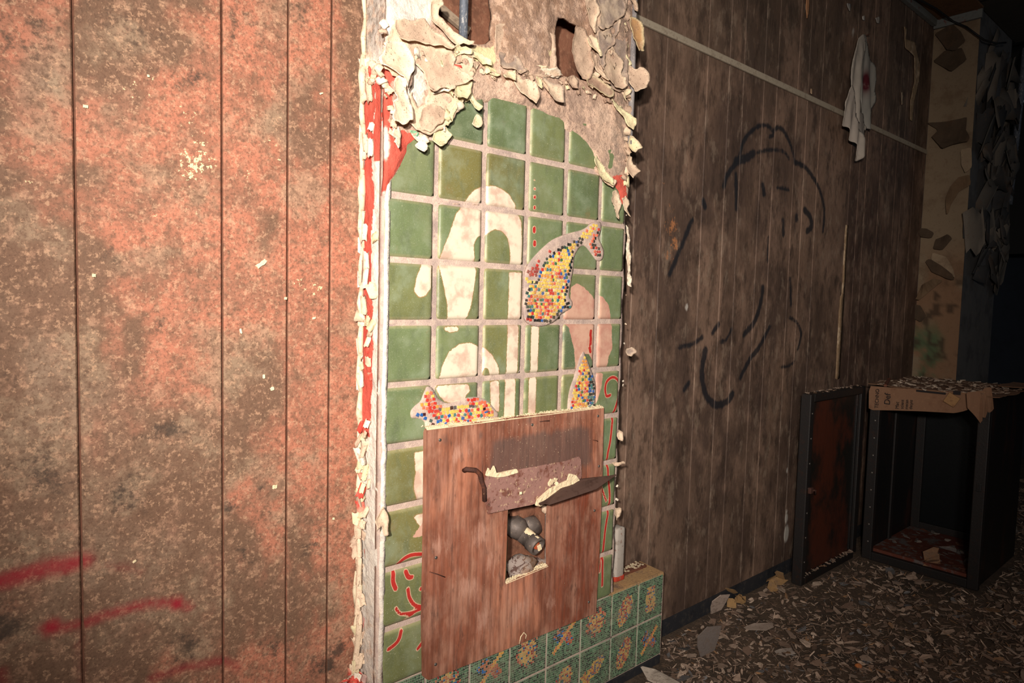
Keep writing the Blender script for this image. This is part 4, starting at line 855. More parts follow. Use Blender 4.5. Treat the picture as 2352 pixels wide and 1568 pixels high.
def curls_along(path, n, spread, sizes, cols, Y, az=(-.5, .7)):
    pth = np.array(path, float); seg = np.hypot(*(pth[1:]-pth[:-1]).T); cum = np.concatenate([[0], np.cumsum(seg)])
    for k in range(n):
        s = (k+RS.uniform(0, 1))/n*cum[-1]; i = min(np.searchsorted(cum, s)-1, len(seg)-1); i = max(i, 0); p = pth[i]+(pth[i+1]-pth[i])*(s-cum[i])/seg[i]
        q = P(p[0]+RS.uniform(-spread, spread), p[1]+RS.uniform(-spread, spread), Y-RS.uniform(0, .006)); a = RS.uniform(*sizes)
        curl(tuple(q), a, a*RS.uniform(.6, 1.5), RS.uniform(*az), RS.uniform(-1.2, 1.2), RS.uniform(.5, 2.2)*(1 if RS.rand() < .65 else -1), cols[RS.randint(len(cols))], tilt=RS.uniform(-.5, .3))
CURLS_LATER = [([(1036, 115), (1085, 135), (1140, 175), (1200, 165), (1260, 172), (1300, 190), (1345, 200), (1400, 228), (1436, 262)], 46, 12, (.010, .024), [YLW, CRE, TAN, CRE, BRN, TAN], -.016),
 ([(890, 60), (880, 120), (880, 180), (900, 250), (905, 330)], 20, 10, (.012, .026), [CRE, WHT, TAN, CRE], -.014), ([(960, 110), (1040, 190), (1060, 230), (1020, 290)], 18, 16, (.010, .024), [CRE, WHT, TAN, YLW], -.018),
 ([(1441, 10), (1443, 250), (1440, 430)], 24, 5, (.012, .030), [CRE, TAN, BRN, YLW], -.012), ([(1438, 430), (1438, 700), (1425, 1000), (1412, 1200)], 12, 2, (.004, .009), [CRE, WHT, TAN], -.002), ([(1370, 20), (1400, 110), (1385, 190)], 16, 22, (.012, .028), [TAN, GRY, CRE, BRN], -.016)]
# curls down the left edge of the pillar (at the moulding) and on the side face
for k in range(78):
    z = .30+k*.0125+RS.uniform(-.004, .004) if k < 62 else RS.uniform(1.1, 2.0)
    if k < 62 and .50 < z < .56: continue
    big = k < 62
    x = XL-RS.uniform(.004, .022) if big else XL-RS.uniform(.003, .01); y = YW-RS.uniform(.02, .065) if big else RS.uniform(.03, .10)
    if z < .78: y = YW-RS.uniform(.012, .04)
    colr = [CRE, YLW, CRE, TAN, REDP, WHT, YLW][RS.randint(7)] if z > .8 else [CRE, YLW, TAN, CRE][RS.randint(4)]
    curl((x, y, z), RS.uniform(.014, .03), RS.uniform(.018, .045), RS.uniform(.4, 1.5), RS.uniform(-.5, .5), RS.uniform(.8, 2.6)*(1 if RS.rand() < .7 else -1), colr, tilt=RS.uniform(-.4, .3))
for z, L_ in ((.49, .10), (.465, .085), (.56, .07), (.60, .09), (.66, .08), (.345, .06), (.335, .055), (.72, .06)):
    curl((XL-.014-RS.uniform(0, .008), YW-RS.uniform(.02, .045), z), .022, L_, RS.uniform(.6, 1.3), RS.uniform(-.1, .1), 2.6, CRE)
for px, py in ((832, 305), (822, 290), (838, 345), (826, 420), (835, 500), (828, 560), (822, 620), (828, 640), (832, 800), (828, 880), (845, 535), (852, 600), (850, 640), (838, 870), (845, 700), (846, 330), (856, 220), (862, 345)):
    q = P(px, py, .085); curl((XL-.010, .03+(880-px)*.0016, q[2]), .022, .05, 1.2, RS.uniform(-.2, .2), 1.8, WHT if RS.rand() < .6 else CRE)
for args in CURLS_LATER: curls_along(*args)
# knot of torn plaster round a socket on the corner
for k in range(14):
    a = k*.45; q = P(862, 165, .05); curl((XL-.008, .062+.016*math.cos(a), q[2]+.022*math.sin(a)), .018, .02, 1.1, a, 1.6, [CRE, TAN, YLW][k % 3])
# loose chips heaped at the foot of the corner
for k in range(46):
    q = P(RS.uniform(745, 880), RS.uniform(1525, 1600), .02); z = max(.33, min(q[2], .44)) if q[0] > -.04 else None
    if z is None: continue
for k in range(40):
    x = XL-RS.uniform(0, .10); z = .39-abs(x-XL)*.6-RS.uniform(0, .05)
    curl((x, YW-RS.uniform(.01, .05), z), .022, .024, RS.uniform(0, 1.4), RS.uniform(0, 3), 1.0, [REDP, CRE, WHT, C(186, 150, 140)][RS.randint(4)])
b = MB(); 
nx = 26; xs = np.linspace(XL+.004, XL-.13, nx); V = []
for i, x in enumerate(xs):
    t = i/(nx-1); 
    for j in range(10):
        s = j/9; yy = YW+.004-(.075*(1-t)+.01)*s; zz = .37-.13*t-.06*s*s-.03*s+.014*fbm(np.array([x*90]), np.array([s*9.]), 3)[0]
        V.append((x, yy, zz))
Fc = [(i*10+j, i*10+j+1, (i+1)*10+j+1, (i+1)*10+j) for i in range(nx-1) for j in range(9)]
n0 = len(V); V += [(x, YW+.004, .0) for x in xs]+[(x, YW-.06*(1-i/(nx-1)), .0) for i, x in enumerate(xs)]
for i in range(nx-1):
    Fc.append((i*10+9, n0+nx+i, n0+nx+i+1, (i+1)*10+9))
Fc.append([j for j in range(10)]+[n0+nx, n0]); 
o = mesh('plaster_heap', V, Fc, M_plaster, PIL, (XL-.05, YW, .3), False, np.tile(np.array(C(196, 160, 148)), (len(V), 1)), np.tile(np.array([-.012, -.02, -.05, 1]), (len(V), 1)))
# chips stuck on the left panelling
CH = [(600, 605, .03, .010, .7), (655, 685, .007, .007, 0), (624, 892, .010, .008, .4), (630, 1117, .012, .010, 0), (737, 215, .010, .004, .5), (720, 730, .009, .005, .3), (765, 1190, .006, .006, 0), (605, 864, .006, .010, 0), (196, 245, .009, .007, 0), (215, 632, .007, .007, 0), (552, 760, .005, .012, .2), (340, 175, .005, .006, 0), (308, 1288, .008, .005, .6)]
for k, (x, y, w_, h_, r_) in enumerate(CH):
    q = P(x, y, YW); o = curl((q[0], YW-.004, q[2]), w_, h_, 0, -r_, .8, C(240, 220, 176), parent=WL, name='paint_chip')
# ------------------------------------------------------------------ conduit and lath in the upper hole
b = MB(); q0 = P(1066, 96, .03); q1 = P(1068, -60, .03); b.tube([(q0[0], .035, q0[2]-.004), (q0[0]+.001, .035, 2.3), (q0[0], .035, ZC)], .0125, 12)
o = b.build('conduit', M_conduit, None, (q0[0], .035, q0[2]), True); tag(o, 'thin upright grey pipe in the broken hole above the tiles', 'pipe')
b = MB(); p0 = P(1003, 22, .07); p1 = P(1062, 52, .07); b.box((-.07, -.008, -.011), (.07, .008, .011), R=Matrix.Rotation(.36, 3, 'Y'), ctr=((p0[0]+p1[0])/2, .07, (p0[2]+p1[2])/2), ch=.002)
o = b.build('wood_lath', mat('grey_lath', C(150, 130, 110), [(40, .5, .7, C(90, 70, 56), .6, (1, 1, 4))]), None, tuple(((p0+p1)/2))); tag(o, 'grey wooden lath slanting behind the thin pipe', 'wood')
# ------------------------------------------------------------------ plywood board
YB0, TB = -.0175, .012
BRD = empty('plywood_board', (.49, YB0-.006, .33), 'weathered reddish plywood board with a square cutout fixed over the tiles', 'board')
YF = YB0-TB
bo = uv([(978, 986), (1180, 958), (1387, 935), (1384, 1080), (1378, 1250), (1369, 1408), (1170, 1488), (985, 1562), (974, 1556), (972, 1420), (976, 1200)], YF)
bh = uv([(1167, 1165), (1262, 1150), (1258, 1225), (1260, 1298), (1210, 1318), (1160, 1340), (1164, 1250)], YF)
scorch = uv([(1130, 1010), (1200, 1000), (1330, 978), (1355, 985), (1358, 1060), (1345, 1075), (1250, 1080), (1150, 1105), (1122, 1080)], YF)
pale = [(1110, 1220, .05), (1130, 1290, .05), (1060, 1040, .04), (1200, 1400, .06), (1080, 1350, .05), (1020, 1250, .04), (1270, 1380, .04), (1100, 1430, .05)]
V, Fc, u, v = sheet(bo, .008, holes=[bh], thick=TB, Y0=YF, dep=lambda u, v: (fbm(u*5, v*5, 3)-.5)*.003)
a = sdf(u, v, scorch); g = np.zeros(len(u))
for x, y, r in pale:
    q = P(x, y, YF); g = np.maximum(g, gauss(u, v, q[0], q[2], r))
for x, y in ((1022, 1010), (1105, 1000), (1215, 965)):
    q = P(x, y, YF); a = np.maximum(a, .012-np.sqrt((u-q[0])**2*2+(v-q[2])**2))
dk = fbm(u*6, v*3, 66, 4); t = sst(dk, .4, .62)[:, None]; t2 = (sst(u, .62, .70)*sst(v, .90, .78))[:, None]*.85
cc = np.array(C(188, 122, 94))*t+np.array(C(146, 86, 64))*(1-t); cc = cc*(1-t2)+np.array(C(134, 64, 42))*t2
mesh('board', V, Fc, M_ply, BRD, (.49, YF, .7), False, cc, np.stack([a, g, sst(np.abs(u-.55), .35, .1)*sst(v, .7, .95), np.ones(len(u))], 1))
for x, y in ((1010, 1010), (1001, 1280), (1365, 1172), (1373, 955), (1000, 1525), (1352, 1382), (1222, 975), (1375, 1070)):
    q = P(x, y, YF); b = MB(); b.tube([(q[0], YF+.004, q[2]), (q[0], YF-.0022, q[2]), (q[0], YF-.003, q[2])], .0045, 10, rr=[.0045, .0045, .003]); b.build('screw', M_screw, BRD, tuple(q), True)
for (x0, y0, x1, y1) in ((987, 1313, 1022, 1325), (1362, 1010, 1373, 1013), (1240, 968, 1262, 966)):
    p0, p1 = P(x0, y0, YF-.003), P(x1, y1, YF-.004); b = MB(); b.tube([p0, (p0+p1)/2+np.array([0, -.001, .001]), p1], .0014, 6); b.build('nail', M_rust, BRD, tuple(p0), True)
q = [P(x, y, YF-.004) for x, y in ((1193, 1478), (1196, 1462), (1203, 1452), (1209, 1458), (1207, 1466))]; b = MB(); b.tube(q, .0016, 6); b.build('bent_staple', M_dust, BRD, tuple(q[0]), True)
# dust lying on the top edge and on the sill of the cutout
def dust(name, x0, x1, z, y0, y1, parent, n=60, hmax=.008, zf=None):
    V = []; Fc = []; m = 6
    for i in range(n+1):
        x = x0+(x1-x0)*i/n; zz = zf(x) if zf else z
        for j in range(m+1):
            s = j/m; hgt = hmax*(.35+.65*_n1(x*70+j*.4))*math.sin(math.pi*min(max(s, .0), 1))**.6
            V.append((x, y0+(y1-y0)*s, zz-.0008+hgt*(1 if 0 < j < m else 0)))
    for i in range(n):
        for j in range(m): a = i*(m+1)+j; Fc.append((a, a+1, a+m+2, a+m+1))
    for k in range(n*2):
        i = RS.randint(n); j = RS.randint(1, m); p = np.array(V[i*(m+1)+j]); r = RS.uniform(.0012, .0032); n0 = len(V)
        V += [tuple(p+np.array(o_)*r) for o_ in ((1, 0, 0), (-1, 0, 0), (0, 1, 0), (0, -1, 0), (0, 0, 1.3), (0, 0, -1))]
        Fc += [(n0, n0+2, n0+4), (n0+2, n0+1, n0+4), (n0+1, n0+3, n0+4), (n0+3, n0, n0+4)]
    o = mesh(name, V, Fc, M_dust, parent, (x0, y0, z), False); tag(o, kind='stuff'); return o
def _n1(x): return float(vnoise(np.array([x]), np.array([3.3]), 9)[0])
zt0 = bo[0][1]; zt1 = bo[2][1]
dust('dust', bo[0][0]+.002, bo[2][0]-.002, zt0, YF-.003, -.0005, BRD, 110, .010, lambda x: zt0+(zt1-zt0)*(x-bo[0][0])/(bo[2][0]-bo[0][0])-.001)
zs0 = bh[5][1]; dust('dust', bh[5][0]+.003, bh[3][0]-.003, zs0, YF-.002, -.006, BRD, 40, .007, lambda x: bh[5][1]+(bh[3][1]-bh[5][1])*(x-bh[5][0])/(bh[3][0]-bh[5][0])-.001)
# ------------------------------------------------------------------ torn steel bracket on the board
BK = empty('steel_bracket', (.40, YF-.02, .86), 'bent brown steel plate with rust and dust hanging over the cutout', 'bracket')
YK = YF-.016
ol = uv([(1116, 1094), (1160, 1088), (1200, 1076), (1260, 1064), (1300, 1058), (1330, 1048), (1336, 1056), (1338, 1098), (1322, 1104), (1300, 1115), (1262, 1130), (1236, 1152), (1222, 1158), (1180, 1168), (1122, 1181), (1115, 1140)], YK)
V, Fc, u, v = sheet(ol, .006, thick=.0022, Y0=YK, dep=lambda u, v: .004*np.sin(u*14)+(fbm(u*20, v*20, 3)-.5)*.003-.010*sst(v, .93, .985))
mesh('plate', V, Fc, M_plate, BK, (.4, YK, .9), False)
# shelf-like fold at the right: top face with dust and its dark underside
f0 = P(1236, 1152, YK-.002); f1 = P(1340, 1098, YK-.004); f2 = P(1416, 1090, YK-.035); f3 = P(1262, 1158, YK-.05); f4 = P(1300, 1105, YK-.002); f5 = P(1370, 1122, YK-.05)
V = [f0, f4, f1, f2, f5, f3]; V2 = [np.array(p)+np.array([0, 0, -.002]) for p in V]
mesh('folded_flap', V+V2, [(0, 5, 4, 3, 2, 1), (6, 7, 8, 9, 10, 11), (0, 6, 11, 5), (5, 11, 10, 4), (4, 10, 9, 3), (3, 9, 8, 2), (2, 8, 7, 1), (1, 7, 6, 0)], M_steel, BK, tuple(f0))
fr = uv([(1236, 1155), (1250, 1150), (1290, 1128), (1335, 1106), (1380, 1098), (1417, 1088), (1400, 1102), (1378, 1118), (1345, 1130), (1300, 1140), (1262, 1156), (1240, 1160)], YK-.03)
V, Fc, u, v = sheet(fr, .005, thick=.002, Y0=YK-.03, dep=lambda u, v: .014*(v-fr[0][1])/.03*0+.004*np.sin(u*30))
mesh('torn_lip', V, Fc, M_steel, BK, (fr[0][0], YK-.03, fr[0][1]), False)
dz = uv([(1228, 1160), (1232, 1146), (1262, 1120), (1300, 1102), (1306, 1086), (1320, 1090), (1330, 1102), (1300, 1118), (1262, 1145), (1240, 1162)], YK-.012)
V, Fc, u, v = sheet(dz, .004, thick=.004, Y0=YK-.014, dep=lambda u, v: .006*fbm(u*90, v*90, 2)); o = mesh('dust', V, Fc, M_dust, BK, (dz[0][0], YK, dz[0][1])); tag(o, kind='stuff')
dz = uv([(1115, 1092), (1120, 1072), (1126, 1082), (1134, 1068), (1140, 1086), (1158, 1082), (1185, 1076), (1190, 1084), (1160, 1094), (1140, 1096)], YK-.004)
V, Fc, u, v = sheet(dz, .003, thick=.004, Y0=YK-.004, dep=lambda u, v: .005*fbm(u*90, v*90, 2)); o = mesh('dust', V, Fc, M_dust, BK, (dz[0][0], YK, dz[0][1])); tag(o, kind='stuff')
st = [P(1066, 1080, YF-.006), P(1070, 1077, YF-.02), P(1092, 1079, YF-.022), P(1102, 1088, YF-.02), P(1106, 1105, YF-.018), P(1112, 1120, YF-.016), P(1113, 1150, YF-.012)]
b = MB(); b.tube(st, .0066, 8); b.build('hooked_strap', M_rust, BK, tuple(st[0]), True)
for x, y, r in ((1266, 1106, .009), (1275, 1102, .007), (1196, 1132, .004), (1278, 1110, .006), (1262, 1112, .006)):
    q = P(x, y, YK-.014); b = MB(); b.box((-r, -r*.3, -r), (r, r*.3, r), R=Matrix.Rotation(x*.7, 3, 'Y') @ Matrix.Rotation(.4, 3, 'X'), ctr=q, ch=.001)
    b.build('white_chip', M_dust, BK, tuple(q))
# ------------------------------------------------------------------ pipe stub and rubble in the recess
p_end = P(1236, 1256, -.030); p_mid = P(1196, 1222, .045); p_back = P(1172, 1200, .075)
PP = empty('drain_pipe', tuple(p_mid), 'dusty grey pipe stub pointing out of the board cutout', 'pipe')
dirv = Vector(p_end-p_mid).normalized()
def ring_tube(mb, a, b_, r, wall, n=24, depth=.05):
    a, b_ = Vector(a), Vector(b_); t = (b_-a).normalized(); u_ = t.cross(Vector((0, 0, 1))).normalized(); v_ = t.cross(u_); V = []; Fc = []
    rings = [(a, r*.98), (a+(b_-a)*.6, r), (a+(b_-a)*.61, r*1.10), (b_, r*1.10), (b_+t*.001, r*1.05), (b_, r-wall), (b_-t*depth, r-wall)]
    for p, rr in rings:
        for k in range(n):
            th = 2*math.pi*k/n; V.append(p+u_*rr*math.cos(th)+v_*rr*math.sin(th))
    for i in range(len(rings)-1):
        for k in range(n): Fc.append((i*n+k, i*n+(k+1) % n, (i+1)*n+(k+1) % n, (i+1)*n+k))
    Fc.append(tuple(range(n))); Fc.append(tuple((len(rings)-1)*n+k for k in range(n)))
    mb.add(V, Fc)
b = MB(); ring_tube(b, p_mid, p_end, .0270, .0055); b.build('pipe_stub', M_pipe, PP, tuple(p_end), True)
b = MB(); b.tube([p_back+np.array([-.004, .0, .02]), p_back, (p_back+p_mid)/2+np.array([0, -.012, 0]), p_mid+np.array(dirv)*.01], .027, 16, rr=[.026, .036, .036, .028]); b.build('elbow', M_pipe, PP, tuple(p_back), True)
pb2 = P(1222, 1205, .055); b = MB(); b.tube([pb2+np.array([-.04, .01, .0]), pb2, pb2+np.array([.022, -.004, -.02])], .03, 16, rr=[.028, .031, .024]); b.build('side_branch', M_pipe, PP, tuple(pb2), True)
q = p_end-np.array(dirv)*.010
b = MB(); b.box((-.012, -.004, -.012), (.012, .004, .012), R=Matrix.Rotation(.5, 3, 'Y') @ Matrix.Rotation(.3, 3, 'Z'), ctr=q, ch=.002)
o = b.build('orange_chip', mat('orange_paint', C(206, 96, 60), [(90, .5, .65, C(236, 206, 150), .8)]), PP, tuple(q))
b = MB(); b.box((-.007, -.003, -.009), (.007, .003, .009), R=Matrix.Rotation(-.3, 3, 'Y'), ctr=q+np.array([.006, -.010, -.006]), ch=.0015); b.build('pale_chip', M_dust, PP, tuple(q))
V = []; tdir = np.array(dirv); up = np.array([0, 0, 1.0]); up = up-tdir*up.dot(tdir); up /= np.linalg.norm(up); sd_ = np.cross(tdir, up)
Fc = []
for i in range(16):
    for j in range(7):
        s = i/15; t = j/6-.5; a_ = t*1.5*(1-.5*abs(s-.5)); p = p_mid+(p_end-p_mid)*(.12+.80*s)
        rr = .0290+.0025*_n1(i*1.3+j*2.1)-.004*abs(t)*2; V.append(p+up*rr*math.cos(a_)+sd_*rr*math.sin(a_))
for i in range(15):
    for j in range(6): a = i*7+j; Fc.append((a, a+1, a+8, a+7))
o = mesh('dust', V, Fc, M_dust, PP, tuple(p_mid), True); tag(o, kind='stuff')
def rock(c, r, seed, sq=(1, 1, 1)):
    bm = bmesh.new(); bmesh.ops.create_icosphere(bm, subdivisions=3, radius=1); V = np.array([v.co for v in bm.verts]); Fc = [[v.index for v in f.verts] for f in bm.faces]; bm.free()
    n = fbm(V[:, 0]*1.6+seed, V[:, 1]*1.6+V[:, 2]*1.3, seed, 3); V = V*(.7+.6*n)[:, None]; return V*r*np.array(sq)+np.array(c), Fc
for k, (x, y, Y, r, sq, lab) in enumerate([(1196, 1303, .015, .050, (1.1, .8, .8), 'cracked lump of rubble under the pipe stub'), (1180, 1335, .0, .03, (1.3, .8, .5), 'small grey lump at the lower left of the cutout'), (1240, 1300, .035, .034, (1, .8, .9), 'brown lump of rubble right below the pipe end'),
        (1250, 1195, .06, .035, (.8, .7, 1.2), 'cracked grey lump behind the pipe at the upper right'), (1205, 1178, .075, .036, (1.5, .5, .8), 'dark brown broken brick above the pipe'), (1235, 1328, .02, .026, (1.5, .9, .5), 'flat grey crust on the sill below the pipe end'), (1251, 1168, .01, .014, (.8, .8, 1.2), 'pale crumb under the bent steel plate at the cutout')]):
    q = P(x, y, Y); V, Fc = rock(q, r, k*5+2, sq); o = mesh('rubble_lump', V, Fc, M_rubble if k not in (4, 6) else (M_core if k == 4 else M_flake), None, tuple(q), k != 3, np.tile(np.array(TAN), (len(V), 1))); tag(o, lab, 'rubble', 'rubble in the pillar recess')
# white painted stub standing on the ledge beside the pillar
q0 = P(1414, 1296, .055); q1 = P(1418, 1207, .055)
b = MB(); b.box((q0[0]-.028, .03, zt+.017), (q0[0]+.022, .075, q1[2]), ch=.010); WP = empty('pipe_cover', (q0[0], .055, zt+.017), 'white rounded pipe cover with a red foot standing on the ledge', 'cover')
b.build('shell', M_whitepipe, WP, (q0[0], .055, zt+.02), True)
b = MB(); b.box((q0[0]-.029, .029, zt+.015), (q0[0]+.023, .076, zt+.036), ch=.006); b.build('red_foot', mat('red_paint', C(176, 60, 40), [(60, .5, .7, C(140, 110, 96), .7)]), WP, (q0[0], .05, zt+.02))
for k in range(30):
    x = RS.uniform(.96, 1.22); y = RS.uniform(.01, .10); zc = zt+(.0205 if y > .06 else .0085); o = None
mb = MB()
for k in range(90):
    x = RS.uniform(.96, 1.21); y = RS.uniform(.064, .105); mb.box((-.004, -.003, -.0012), (.004, .003, .0012), c=C(200, 180, 150), R=Matrix.Rotation(RS.uniform(0, 3), 3, 'Z') @ Matrix.Rotation(RS.uniform(-.4, .4), 3, 'X'), ctr=(x, y, zt+.0185))
o = mb.build('ledge_grit', M_scrap, PIL, (1.1, .08, zt+.02), False, True); tag(o, kind='stuff')
# ------------------------------------------------------------------ open black cabinet
CX0, CX1, CY0, CY1, CZ1 = 3.06, 3.73, -.59, -.035, .965
CAB = empty('metal_cabinet', (3.4, -.31, 0), 'open black enamelled metal cabinet standing on the littered floor', 'cabinet')
b = MB(); t = .035
b.box((CX0+.02, CY0, .02), (CX1, CY0+t, CZ1), ch=.004); b.build('side_panel', M_cab, CAB, (3.4, CY0, 0))
b = MB(); b.box((CX0+.02, CY1-t, .02), (CX1, CY1, CZ1), ch=.004); b.build('side_panel', M_cab, CAB, (3.4, CY1, 0))
b = MB(); b.box((CX1-t, CY0+t, .02), (CX1, CY1-t, CZ1)); b.build('back_panel', M_cabin, CAB, (CX1, -.3, 0))
b = MB(); b.box((CX0+.02, CY0+t, CZ1-.03), (CX1, CY1-t, CZ1), ch=.003); b.build('top_panel', M_cab, CAB, (3.4, -.3, CZ1))
b = MB(); b.box((CX0+.02, CY0+t, .02), (CX1, CY1-t, .06), ch=.003); b.build('bottom_panel', mat('rust_red_floor', C(96, 48, 34), [(9, .5, .6, C(104, 100, 98), .8), (40, .55, .7, C(60, 34, 26), .6), (120, .66, .7, C(190, 170, 150), .7)], rough=.8), CAB, (3.4, -.3, .05))
b = MB()
b.box((CX0-.012, CY0, .0), (CX0+.02, CY0+.05, CZ1), ch=.004); b.box((CX0-.012, CY1-.05, .0), (CX0+.02, CY1, CZ1), ch=.004)
b.box((CX0-.012, CY0, CZ1-.05), (CX0+.02, CY1, CZ1), ch=.004); b.box((CX0-.012, CY0+.05, .0), (CX0+.02, CY1-.05, .045), ch=.004); b.build('front_frame', M_cabrim, CAB, (CX0, -.3, .5))
for lo_, hi_ in (((CX1-t-.025, CY1-t-.05, .06), (CX1-t-.003, CY1-t-.003, CZ1-.03)), ((CX1-t-.028, CY0+t, .06), (CX1-t-.002, CY1-t-.05, .10))):
    b = MB(); b.box(lo_, hi_, ch=.003); b.build('inner_rim', M_cabrim, CAB, lo_)
b = MB(); b.box((CX0+.25, CY1-t-.012, .06), (CX0+.29, CY1-t-.001, CZ1-.03), ch=.003); b.build('side_rail', M_cabrim, CAB, (CX0+.27, CY1, .5))
for k in range(9):
    b = MB(); z = .10+k*.097; b.tube([(CX0-.011, CY1-.03, z), (CX0-.0145, CY1-.03, z), (CX0-.016, CY1-.03, z)], .006, 8, rr=[.006, .006, .003]); b.build('rivet', M_screw, CAB, (CX0-.012, CY1-.03, z), True)
b = MB(); b.box((CX0-.016, CY0+.016, .50), (CX0-.010, CY0+.036, .54), ch=.002); b.build('strike_plate', M_cab, CAB, (CX0, CY0+.026, .52))
b = MB()
for r in (.055, .036, .016):
    b.tube([(CX1-t-.002, -.36+r*math.cos(a*math.pi/12), .56+r*math.sin(a*math.pi/12)) for a in range(25)], .0018, 6, cap=False)
b.build('ring_mark', M_cabrim, CAB, (CX1-t, -.36, .56))
# the door, swung back flat along the wall
DY = .006
b = MB(); b.box((2.42, DY+.006, .03), (3.045, DY+.032, .955), ch=.004); b.build('door', M_cabdoor, CAB, (3.04, DY, .5))
dr = bpy.data.objects['door'] if 'door' in bpy.data.objects else None
b = MB()
b.box((2.385, DY-.018, .0), (2.425, DY+.034, .965), ch=.005); b.box((3.00, DY-.012, .02), (3.05, DY+.034, .965), ch=.005); b.box((2.425, DY-.018, .0), (3.0, DY+.034, .04), ch=.005); b.box((2.425, DY-.018, .925), (3.0, DY+.034, .965), ch=.005)
b.build('door_frame', M_cabrim, dr, (2.7, DY, .5))
for x_ in (2.44, 2.97):
    b = MB(); b.box((x_, DY-.004, .05), (x_+.015, DY+.008, .92), ch=.002); b.build('door_seal', M_cab, dr, (x_, DY, .5))
for k in range(7):
    z = .12+k*.125; b = MB(); b.tube([(2.405, DY-.017, z), (2.405, DY-.021, z)], .005, 8); b.build('rivet', M_screw, dr, (2.405, DY-.018, z), True)
b = MB(); b.box((2.40, DY-.034, .47), (2.43, DY-.018, .50), ch=.003); b.tube([(2.42, DY-.03, .485), (2.45, DY-.034, .482), (2.46, DY-.03, .46)], .005, 8); b.build('latch', M_rust, dr, (2.42, DY-.02, .48), True)
# ------------------------------------------------------------------ cardboard and paper on top
CB = empty('cardboard_sheet', (3.35, -.3, CZ1), 'brown printed cardboard sheet folded over the front of the black cabinet', 'cardboard')
zc_ = CZ1+.002
V, Fc, u, v = None, None, None, None
def wavy(x0, x1, y0, y1, z, nx, ny, seed, amp, th=.003):
    xs = np.linspace(x0, x1, nx); ys = np.linspace(y0, y1, ny); X, Y_ = np.meshgrid(xs, ys, indexing='ij')
    e = np.clip(np.minimum.reduce([X-x0, x1-X, Y_-y0, y1-Y_])/.06, 0, 1)
    Z = z+amp*fbm(X*7, Y_*7, seed)+(1-e)*amp*.8*fbm(X*12, Y_*12, seed+1)
    X = X+(1-e)*(fbm(X*14, Y_*14, seed+2)-.5)*.03; Y_ = Y_+(1-e)*(fbm(X*14, Y_*14, seed+3)-.5)*.03
    I = np.arange(nx*ny).reshape(nx, ny); V = np.stack([X.ravel(), Y_.ravel(), Z.ravel()], 1); n = len(V)
    q = np.stack([I[:-1, :-1], I[1:, :-1], I[1:, 1:], I[:-1, 1:]], -1).reshape(-1, 4).tolist()
    Fc = q+[[x+n for x in r[::-1]] for r in q]
    rim = [I[i, 0] for i in range(nx)]+[I[-1, j] for j in range(1, ny)]+[I[i, -1] for i in range(nx-2, -1, -1)]+[I[0, j] for j in range(ny-2, 0, -1)]
    for k in range(len(rim)): a, b_ = int(rim[k]), int(rim[(k+1) % len(rim)]); Fc.append((b_, a, a+n, b_+n))
    return np.vstack([V, V-np.array([0, 0, th])]), Fc
V, Fc = wavy(3.035, 3.76, -.63, -.02, zc_+.003, 30, 26, 3, .012); mesh('top_sheet', V, Fc, M_card, CB, (3.4, -.3, zc_), False)
XF = CX0-.018
fl = gv([(1996, 886), (2080, 892), (2160, 897), (2228, 902), (2240, 920), (2222, 942), (2195, 948), (2120, 944), (2050, 942), (1997, 941)], XF)
V, Fc, u, v = sheet(fl, .02, thick=.004, axis='X', Y0=XF, dep=lambda u, v: .010*np.clip((.965-v)/.10, 0, 1)+.004*np.sin(u*9)); mesh('front_flap', V, Fc, M_card, CB, (XF, -.3, .9), False)
def text(txt, px, py, size, X, parent, mt, rot=True):
    c = bpy.data.curves.new('printing', 'FONT'); c.body = txt; c.size = size; c.extrude = .0004; c.materials.append(mt); c.align_x = 'LEFT'
    o = bpy.data.objects.new('printing', c); COL.objects.link(o); q = G(px, py, X)
    m = Matrix(((0, 0, -1), (-1, 0, 0), (0, 1, 0)))        # faces -X, reads along -Y
    if rot: m = m @ Matrix.Rotation(math.pi/2, 3, 'Z')
    me = bpy.data.meshes.new_from_object(o); bpy.data.objects.remove(o); o = bpy.data.objects.new('printing', me); COL.objects.link(o)
    pw = Vector(parent.location); o.parent = parent; o.matrix_local = Matrix.Translation(Vector(q)-pw) @ m.to_4x4(); return o
XT = XF-.0185
text('TECHNO', 2017, 938, .026, XT, CB, M_ink); text('Def', 2044, 930, .042, XT, CB, M_ink)
text('Mac', 2064, 939, .024, XT, CB, M_ink); text('scient', 2075, 939, .021, XT, CB, M_ink); text('mecan', 2085, 940, .020, XT, CB, M_ink); text('desyst', 2095, 940, .020, XT, CB, M_ink)
b = MB(); p0 = G(2105, 893, XT+.004); p1 = G(2172, 906, XT+.004); b.box((XT+.003, p1[1], p1[2]), (XT+.006, p0[1], p0[2]-.004)); b.build('dark_tape', M_ink, CB, tuple(p0))
b = MB(); p0 = G(2190, 897, XT+.004); p1 = G(2206, 907, XT+.004); b.box((XT+.003, p1[1], p1[2]), (XT+.006, p0[1], p0[2])); b.build('dark_tape', M_ink, CB, tuple(p0))
for k, (pts, X) in enumerate([([(2222, 900), (2250, 898), (2258, 930), (2256, 979), (2248, 968), (2235, 950), (2224, 936)], 3.03), ([(2240, 898), (2262, 896), (2270, 940), (2262, 962), (2252, 955), (2246, 925)], 3.045), ([(2258, 892), (2276, 888), (2283, 940), (2270, 950), (2262, 930)], 3.07)]):
    pl = gv(pts, X-.03); V, Fc, u, v = sheet(pl, .012, thick=.0025, axis='X', Y0=X-.035, dep=lambda u, v: .012*np.sin(u*60+k)); mesh('hanging_flap', V, Fc, M_card, CB, (X, pl[0][0], pl[0][1]), False)
